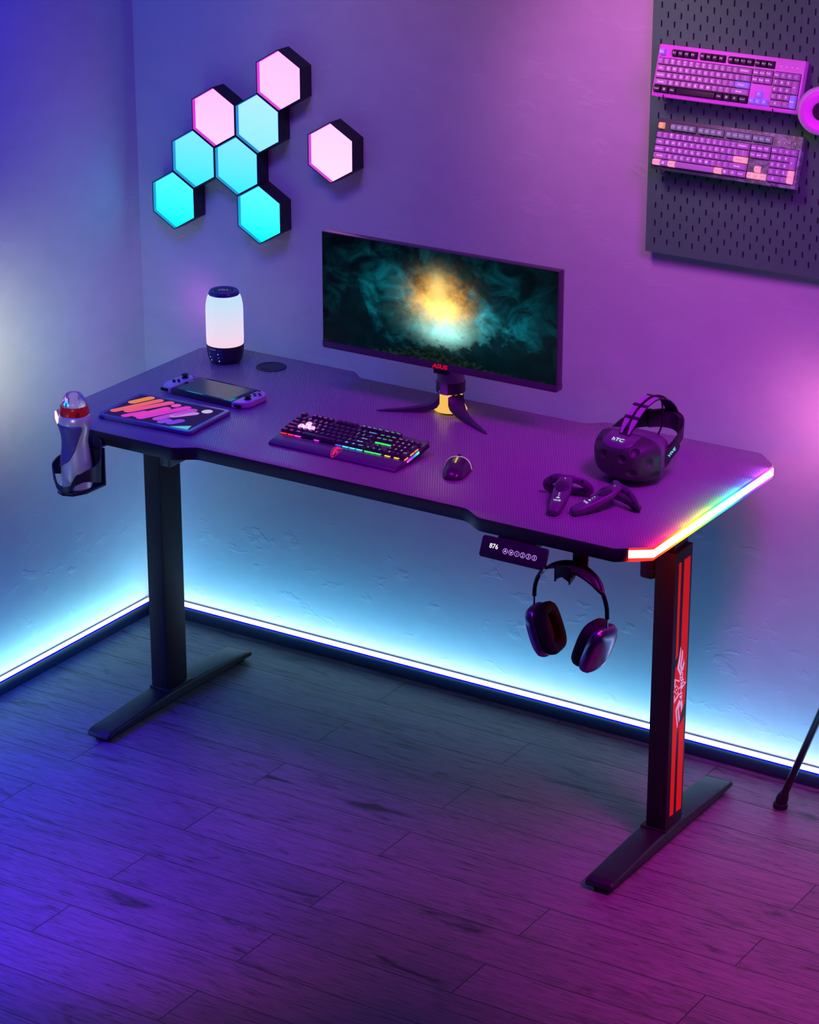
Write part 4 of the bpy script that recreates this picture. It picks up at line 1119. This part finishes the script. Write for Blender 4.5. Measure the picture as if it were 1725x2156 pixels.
hexlight(bx_ - HEXP / 2, bz_ - .1010, 'bright cyan hexagon wall light hanging lowest at the left foot of the cluster', '#06ffff', '#58f6ff', '#1fa6e0')
hexlight(bx_, bz_, 'cyan hexagon wall light at the left of the middle row of the cluster', '#3cf2ff', '#84f0ff', '#2c98dc')
hexlight(bx_ + HEXP, bz_, 'cyan hexagon wall light at the right of the middle row of the cluster', '#3cf2ff', '#88eeff', '#2c98dc')
hexlight(bx_ + HEXP * 1.5, bz_ - .1010, 'bright cyan hexagon wall light hanging lowest at the right foot of the cluster', '#06ffff', '#60f6ff', '#1fa6e0')
hexlight(bx_ + HEXP * .5, bz_ + .1009, 'pink hexagon wall light touching three cyan ones in the upper left of the cluster', '#ffd6fb', '#fdc4ff', '#e03ae0')
hexlight(bx_ + HEXP * 1.5, bz_ + .1009, 'pale blue hexagon wall light next to the pink one in the upper cluster', '#96f2ff', '#b4f2ff', '#2c8cdc')
hexlight(bx_ + HEXP * 2.0, bz_ + .2018, 'pink hexagon wall light at the very top of the cluster', '#ffd2fa', '#fdc8ff', '#e046e6')
hexlight(.2943, 1.1925, 'single pink hexagon wall light apart from the cluster above the monitor', '#fbe2ff', '#f8d6ff', '#d24ae0')

# ------------------------------------------------------------------ pegboard
PF = .660
pegx0, pegx1, pegz0, pegz1 = 1.0465, 1.642, 1.0874, 1.685
pb = thing('pegboard', 'dark grey slotted pegboard on the right of the back wall', 'pegboard', ((pegx0 + pegx1) / 2, WY, pegz0))
M_peg = pm('slate_metal', (.082, .27, .13), .5)
mb = MB(axes((0, PF, 0), (1, 0, 0), (0, 0, 1), (0, -1, 0)))
px_, pz_ = .028, .01812; nx, nz = 20, 32; sx0, sz0 = 1.066, 1.1116
def quad(x0, x1, z0, z1): mb.add([(x0, z0, 0), (x1, z0, 0), (x1, z1, 0), (x0, z1, 0)], [(0, 1, 2, 3)])
zt = sz0 - pz_ / 2; zT = zt + nz * pz_
for r_ in range(nz):
    z0, z1 = zt + r_ * pz_, zt + (r_ + 1) * pz_; off = 0 if r_ % 2 == 0 else px_ / 2
    xs = sx0 - px_ / 2 + off; quad(pegx0, xs, z0, z1)
    for k in range(nx):
        x0, x1 = xs + k * px_, xs + (k + 1) * px_; xc, zc = (x0 + x1) / 2, (z0 + z1) / 2; a, b, e = .00165, .0068, .0013
        inner = [(xc + a, zc - b + e), (xc + a, zc + b - e), (xc + a - e, zc + b), (xc - a + e, zc + b), (xc - a, zc + b - e), (xc - a, zc - b + e), (xc - a + e, zc - b), (xc + a - e, zc - b)]
        outer = [(x1, z0), (x1, z1), (xc + a - e, z1), (xc - a + e, z1), (x0, z1), (x0, z0), (xc - a + e, z0), (xc + a - e, z0)]
        vs = [(p[0], p[1], 0) for p in inner + outer] + [(p[0], p[1], -.0055) for p in inner]
        fs = [(k2, 8 + k2, 8 + (k2 + 1) % 8, (k2 + 1) % 8) for k2 in range(8)] + [(k2, (k2 + 1) % 8, 16 + (k2 + 1) % 8, 16 + k2) for k2 in range(8)]
        mb.mi = 0; mb.add(vs, fs); mb.mi = 1; mb.add([(p[0], p[1], -.0055) for p in inner], [tuple(range(8))]); mb.mi = 0
    quad(xs + nx * px_, pegx1, z0, z1)
quad(pegx0, pegx1, pegz0, zt); quad(pegx0, pegx1, zT, pegz1)
mb.M = Matrix()
mb.box(pegx0, pegx0 + .0015, PF + .0002, WY - .003, pegz0, pegz1); mb.box(pegx1 - .0015, pegx1, PF + .0002, WY - .003, pegz0, pegz1)
mb.box(pegx0, pegx1, PF + .0002, WY - .003, pegz0, pegz0 + .0015); mb.box(pegx0, pegx1, PF + .0002, WY - .003, pegz1 - .0015, pegz1)
mb.build('slotted_panel', [M_peg, pm('slot_shadow_black', (.004, .004, .005), .9)], pb, smooth=0)
for x in (1.09, 1.60):
    for z in (1.12, 1.65):
        mb = MB(); mb.box(x - .008, x + .008, PF + .006, WY, z - .008, z + .008, .001); mb.build('wall_spacer', M_dark, pb)
HK = pm('dark_violet_hook_wire', (.05, .02, .06), .4)
def peg_hook(x, z, reach, label):
    t = thing('pegboard_hook', label, 'hook', (x, PF, z), group='pegboard hooks')
    mb = MB(); mb.tube(smooth_path([(x, PF + .003, z + .006), (x, PF - .003, z + .004), (x, PF - .004, z - .008), (x, PF - .004 - reach * .5, z - .010), (x, PF - reach, z - .0085), (x, PF - reach - .003, z + .003)], 4), .0013, 8)
    mb.build('hook_wire', HK, t); return t

# keyboard on the pegboard
def marble():
    t = NT('marbled_grey_case'); v = t.coord('Object')
    n1 = t.noise(v, 42, 7, .66, 1.6); s = t.sep(v)
    k = t.math('DIVIDE', t.math('ADD', s[0], .05), .2, clamp=True)
    c = t.ramp(n1, [(.3, (.03, .05, .04)), (.5, (.20, .34, .26)), (.66, (.5, .80, .62))])
    c = t.mix(k, (.05, .085, .075), c)
    t.principled(**{'Base Color': c, 'Roughness': .4}); return t.m
def wall_keyboard(label, cx, ybot, zbot, ytop, ztop, case, pick, W=.309):
    up = Vector((0, ytop - ybot, ztop - zbot)); Hh = up.length; ang = math.atan2(ztop - zbot, ytop - ybot)
    t = thing('mechanical_keyboard', label, 'keyboard', (cx, ybot, zbot), (ang, 0, 0), group='keyboards on the pegboard'); T = frame(t)
    mb = MB(T); mb.prism(rrect(-W / 2, W / 2, 0, Hh, .003), -.016, 0, .0012); mb.build('keyboard_case', case, t)
    u = (W - .009) / 22.5; y0 = (Hh - 6.35 * u) / 2 + 6.35 * u
    mb = MB(T)
    for (xa, xb, ya, yb) in ((0, 15, 1.35, 6.35), (15.25, 18.25, 1.35, 3.35), (18.5, 22.5, 1.35, 6.35), (2, 6, 0, 1), (6.5, 10.5, 0, 1), (11, 15, 0, 1), (15.25, 18.25, 0, 1)):
        mb.prism(rrect(-W / 2 + .0045 + xa * u - .0004, -W / 2 + .0045 + xb * u + .0004, y0 - yb * u - .0006, y0 - ya * u + .0004, .0006), 0, .0009, 0)
    mb.build('key_well', M_rubber, t)
    for (x, y, w, h, lg) in LAY:
        cap, leg = pick(x, y, w, lg)
        key_mesh(w, h, u, .0080, lg, None, top=.80).build('key', [cap, leg], t, local=True, smooth=30, loc=(-W / 2 + .0045 + (x + w / 2) * u, y0 - (y + h / 2) * u, .0010))
    mb = MB(T)
    for k in range(4): mb.M = T @ Matrix.Translation((-W / 2 + .0045 + (19.2 + .85 * k) * u, y0 - .55 * u, .0003)); mb.flat(circle(0, 0, .0011, n=10))
    mb.build('indicator_light', M_pale, t, smooth=0)
    return t
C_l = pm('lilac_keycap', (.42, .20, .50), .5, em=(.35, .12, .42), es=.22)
C_g = pm('grey_keycap', (.22, .34, .30), .5, em=(.10, .11, .16), es=.5); C_s = pm('salmon_keycap', (.90, .62, .52), .5, em=(.95, .40, .30), es=.55); C_y = pm('amber_keycap', (.85, .62, .18), .5, em=(.85, .50, .14), es=.45)  # slight emission added to brighten the grey, salmon and amber caps
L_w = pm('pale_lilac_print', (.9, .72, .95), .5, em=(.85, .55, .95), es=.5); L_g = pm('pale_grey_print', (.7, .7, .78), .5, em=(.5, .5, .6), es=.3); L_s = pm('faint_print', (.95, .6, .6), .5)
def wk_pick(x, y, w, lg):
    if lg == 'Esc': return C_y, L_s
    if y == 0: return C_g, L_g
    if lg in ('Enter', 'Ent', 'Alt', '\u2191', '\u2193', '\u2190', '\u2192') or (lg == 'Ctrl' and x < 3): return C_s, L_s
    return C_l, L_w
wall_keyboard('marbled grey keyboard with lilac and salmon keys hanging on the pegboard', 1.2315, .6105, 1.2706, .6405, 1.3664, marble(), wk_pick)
peg_hook(1.104, 1.273, .054, 'small dark hook under the left end of the marbled keyboard')
peg_hook(1.342, 1.273, .054, 'small dark hook under the right end of the marbled keyboard')
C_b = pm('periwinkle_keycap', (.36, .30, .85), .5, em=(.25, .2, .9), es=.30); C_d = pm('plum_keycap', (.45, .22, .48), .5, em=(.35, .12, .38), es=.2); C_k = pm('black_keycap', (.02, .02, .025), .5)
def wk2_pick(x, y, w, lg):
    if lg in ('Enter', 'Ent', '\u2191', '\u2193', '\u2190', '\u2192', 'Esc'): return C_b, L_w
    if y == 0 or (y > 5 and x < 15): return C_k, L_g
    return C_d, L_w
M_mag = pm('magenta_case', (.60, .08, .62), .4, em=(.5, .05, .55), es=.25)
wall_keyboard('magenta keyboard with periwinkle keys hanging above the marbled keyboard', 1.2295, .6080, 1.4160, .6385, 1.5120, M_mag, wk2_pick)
peg_hook(1.104, 1.4185, .054, 'small dark hook under the left end of the magenta keyboard')
peg_hook(1.336, 1.4185, .054, 'small dark hook under the right end of the magenta keyboard')

# white headset hanging at the right edge
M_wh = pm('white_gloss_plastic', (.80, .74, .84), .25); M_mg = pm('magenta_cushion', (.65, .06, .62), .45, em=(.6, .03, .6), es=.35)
ws_ = thing('gaming_headset', 'white headset with magenta ear cushions hanging at the right of the pegboard', 'headset', (1.513, PF, 1.56))
for s in (-1, 1):
    c0 = Vector((1.513 + s * .0735, .598, 1.432))
    ax = Vector((-.35 * -s * -1 if s > 0 else .35, -.93, .05)).normalized()
    xx = Vector((0, 0, 1)).cross(ax).normalized() * 1; yy = ax.cross(xx)
    T = axes(c0, xx, yy, ax)
    mb = MB(T); mb.lathe([(.012, -.020), (.032, -.018), (.044, -.008), (.0465, .002), (.0450, .012), (.0405, .0165), (.037, .0165)], 44, caps=False); cp_ = mb.build('ear_cup', M_wh, ws_)
    mb = MB(T); mb.lathe([(.0400, .013), (.0395, .020), (.0330, .0245), (.0240, .0225), (.0185, .016), (.0170, .010)], 44, caps=False); mb.build('ear_cushion', M_mg, cp_)
    mb = MB(T); mb.lathe([(.0175, .0125), (0, .0125)], 30, caps=False); mb.build('driver_mesh', M_rubber, cp_)
band = smooth_path([(1.513 - .070, .606, 1.473), (1.513 - .066, .620, 1.520), (1.513 - .040, .628, 1.556), (1.513, .630, 1.568), (1.513 + .040, .628, 1.556), (1.513 + .066, .620, 1.520), (1.513 + .070, .606, 1.473)], 6)
mb = MB(); mb.tube(band, .010, 12, flat=.45, up=(0, 1, 0)); mb.build('headband', M_wh, ws_)
peg_hook(1.513, 1.5675, .050, 'small dark hook carrying the white headset')

# ------------------------------------------------------------------ tripod at the right edge
tp_ = thing('light_stand', 'black tripod stand whose leg reaches the floor at the right edge', 'tripod', (1.86, .46, 0))
M_tri = pm('black_tripod_tube', (.012, .012, .015), .35)
AP = Vector((1.862, .452, 1.13))
for fx, fy in ((1.457, .545), (2.13, .12), (2.05, .64)):
    F_ = Vector((fx, fy, .012)); d = (F_ - AP).normalized()
    mb = MB(); mb.tube([AP, F_ - d * .43], .0095, 14); mb.tube([F_ - d * .44, F_ - d * .02], .0078, 14); lg = mb.build('leg', M_tri, tp_)
    mb = MB(); mb.tube([F_ - d * .028, F_ - d * .014, F_ - d * .004], [.0085, .0125, .0125], 16)
    mb.lathe([(.0145, .0004), (.0155, .004), (.0145, .0105), (.009, .015)], 18, (F_.x, F_.y, 0)); mb.build('rubber_foot', M_rubber, lg)
    mb = MB(); mb.tube([F_ - d * .452, F_ - d * .425], .0122, 14); mb.build('leg_clamp', M_rubber, lg)
mb = MB(); mb.tube([(AP.x, AP.y, .72), (AP.x, AP.y, 1.62)], .010, 14); mb.build('centre_column', M_tri, tp_)
mb = MB(); mb.lathe([(.024, 1.10), (.028, 1.115), (.028, 1.145), (.018, 1.16)], 24, (AP.x, AP.y, 0)); mb.build('leg_hub', M_rubber, tp_)

# ------------------------------------------------------------------ lights
def look(o, tgt):
    d = Vector(tgt) - Vector(o.location); o.rotation_euler = d.to_track_quat('-Z', 'Y').to_euler()
def area(name, loc, tgt, sx, sy, col, power, spread=180):
    l = bpy.data.lights.new(name, 'AREA'); l.shape = 'RECTANGLE'; l.size = sx; l.size_y = sy; l.color = col; l.energy = power; l.spread = R(spread)
    o = bpy.data.objects.new(name, l); COL.objects.link(o); o.location = loc; look(o, tgt); return o
def point(name, loc, col, power, r=.05):
    l = bpy.data.lights.new(name, 'POINT'); l.color = col; l.energy = power; l.shadow_soft_size = r
    o = bpy.data.objects.new(name, l); COL.objects.link(o); o.location = loc; return o
def spot(name, loc, tgt, col, power, ang, blend=1, r=.1):
    l = bpy.data.lights.new(name, 'SPOT'); l.color = col; l.energy = power; l.spot_size = R(ang); l.spot_blend = blend; l.shadow_soft_size = r
    o = bpy.data.objects.new(name, l); COL.objects.link(o); o.location = loc; look(o, tgt); return o
spot('blue_desk_light', (0.02, -0.25, 1.75), (0.15, 0.2, 0.73), (0.0, 0.0, 1.0), 6.137, 62, 1, 0.15)  # unseen lamps from here on, placed and coloured to match the room's tones
area('left_wall_light', (0.35, -0.35, 2.15), (-0.26, 0.05, 1.0), 0.4, 0.4, (0.0, 0.0, 1.0), 7.741, 130)
spot('desk_middle_light', (0.72, -0.25, 1.95), (0.72, 0.22, 0.73), (1.0, 0.0, 0.584), 16.257, 46, 1, 0.15)
spot('desk_right_light', (1.75, -0.2, 1.8), (1.22, 0.3, 0.73), (0.62, 0.01, 1), 33.570, 50, 1, 0.15)
spot('back_right_light', (1.25, -0.3, 2.1), (1.27, 0.69, 1.35), (1.0, 0.603, 0.0), 9.748, 62, 1, 0.15)
spot('pink_wall_light', (1.5, 0.5, 0.8), (1.44, 0.69, 0.79), (1, 0.234, 0.65), 1.980, 105, 1, 0.06)
area('right_wall_light', (1.75, 0.0, 1.7), (1.35, 0.69, 0.9), 0.3, 0.3, (0.636, 0.0, 1.0), 3.445, 120)
spot('floor_right_light', (2.15, -0.15, 1.25), (1.72, 0.05, 0), (1, 0.01, 0.62), 63.41, 62, 1, 0.15)
spot('floor_front_light', (0.95, -1.0, 1.1), (0.72, -0.46, 0), (1, 0.06, 0.45), 18.820, 52, 1, 0.12)
spot('pale_wall_light', (-0.05, 0.0, 0.8), (-0.26, 0.12, 0.8), (0.847, 1.0, 0.731), 3.004, 120, 1, 0.06)
spot('corner_light', (-0.02, 0.35, 1.25), (-0.1, 0.69, 0.95), (0.0, 0.0, 1.0), 0.402, 100, 1, 0.08)
area('low_right_wall_light', (1.5, 0.35, 0.25), (1.5, 0.69, 0.5), 0.3, 0.3, (0.0, 0.482, 1.0), 0.272, 140)
area('low_wall_light', (0.7, 0.2, 0.45), (0.7, 0.69, 0.4), 0.5, 0.5, (0.347, 0.0, 1.0), 0.191, 140)
area('back_cyan_wash', (1.72, 0.6, 0.036), (1.72, 0.69, 0.16), 3.86, 0.02, (0.0, 0.44, 1.0), 2.2, 180)  # washes: unseen line lamps added to widen the baseboard strips' glow
area('left_cyan_wash', (-0.15, -1.0, 0.035), (-0.26, -1.0, 0.16), 3.24, 0.02, (0.0, 0.28, 1.0), 2.4, 180)
area('back_cyan_high', (1.72, 0.59, 0.05), (1.72, 0.69, 0.3), 3.86, 0.02, (0.0, 0.44, 1.0), 2.2, 180)
spot('floor_corner_light', (0.1, -1.2, 1.1), (0.25, -0.62, 0), (0.059, 0.009, 1.0), 210.916, 60, 1, 0.12)
spot('left_floor_spot', (-0.1, -0.55, 0.75), (0.15, -0.3, 0), (1.0, 0.0, 0.0), 0.670, 75, 1, 0.08)
spot('desk_left_front', (0.25, -0.55, 1.5), (0.25, 0.1, 0.73), (0.0, 0.0, 1.0), 1.239, 50, 1, 0.1)
area('back_near_wash', (1.72, 0.645, 0.036), (1.72, 0.69, 0.1), 3.86, 0.02, (0.38, 1.0, 0.45), 1.25, 180)  # added close to the wall for the steep gradient above the strip
area('left_near_wash', (-0.212, -1.0, 0.036), (-0.26, -1.0, 0.1), 3.28, 0.02, (0.32, 1.0, 0.7), 2.75, 180)
spot('floor_left_wall_light', (-0.12, -0.45, 0.8), (-0.12, -0.12, 0), (0.0, 0.0, 1.0), 33.244, 70, 1, 0.08)
spot('upper_left_wall_light', (0.15, -0.1, 2.0), (0.02, 0.69, 1.3), (0.982, 1.0, 0.0), 2.362, 60, 1, 0.12)
spot('upper_mid_wall_light', (0.55, -0.1, 2.1), (0.45, 0.69, 1.38), (1.0, 0.439, 0.0), 8.985, 55, 1, 0.12)
spot('lamp_side_fill', (-0.09, 0.55, 0.83), (-0.09, 0.69, 0.83), (0.007, 0.0, 1.0), 0.056, 120, 1, 0.03)  # added with the rose one for the speaker lamp's wall halo
spot('corner_top_right', (1.0, 0.0, 2.0), (1.0, 0.69, 1.4), (1.0, 0.238, 0.917), 22.090, 50, 1, 0.1)
spot('lamp_rose_fill', (-.075, .60, .79), (-.09, .69, .79), (1, .12, .75), .11, 120, 1, .03)  # extra spot beside the speaker lamp, added for its halo on the wall
# short unseen lamps added for the rainbow strip's halo, one per colour
for y, c in ((.07, (1, .02, .02)), (.13, (1, .12, .02)), (.19, (1, .5, .02)), (.25, (.6, .9, .02)), (.31, (.08, 1, .1)), (.37, (.03, .8, .8)), (.43, (.05, .25, 1)), (.50, (.5, .08, 1))):
    area('edge_halo_fill', (1.412, y, H + .007), (1.389, y, H - .008), .06, .004, c, .032, 66)
area('red_corner_fill', (1.385, .012, H - .03), (1.33, .30, .60), .03, .01, (1, .02, .01), .25)  # unseen red lamps added to spread the strip's glow onto the leg
area('red_corner_fill', (1.405, .10, H - .03), (1.345, .29, .62), .03, .01, (1, .06, .01), .28)
spot('bottle_fill_spot', (1.0, -1.75, 1.25), (.147, -.06, .73), (1, .98, .80), 17, 7.5, .6, .05)  # unseen white spot added to brighten the bottle
w = bpy.data.worlds.new('night_room'); SC.world = w; w.use_nodes = True
w.node_tree.nodes['Background'].inputs[0].default_value = (.03, .03, 1, 1); w.node_tree.nodes['Background'].inputs[1].default_value = .05

# ------------------------------------------------------------------ camera
cam = bpy.data.cameras.new('camera'); co = bpy.data.objects.new('camera', cam); COL.objects.link(co); SC.camera = co
pan, tl = -0.56546, 0.37063
f_ = Vector((math.sin(pan) * math.cos(tl), math.cos(pan) * math.cos(tl), -math.sin(tl)))
co.location = (3.43617, -3.98887, 2.54769); co.rotation_euler = f_.to_track_quat('-Z', 'Y').to_euler()
cam.sensor_fit = 'HORIZONTAL'; cam.sensor_width = 36; cam.lens = 5644.5 / 1725 * 36; cam.clip_start = .05
SC.view_settings.view_transform = 'Standard'; SC.view_settings.look = 'None'; SC.view_settings.exposure = 0; SC.view_settings.gamma = 1
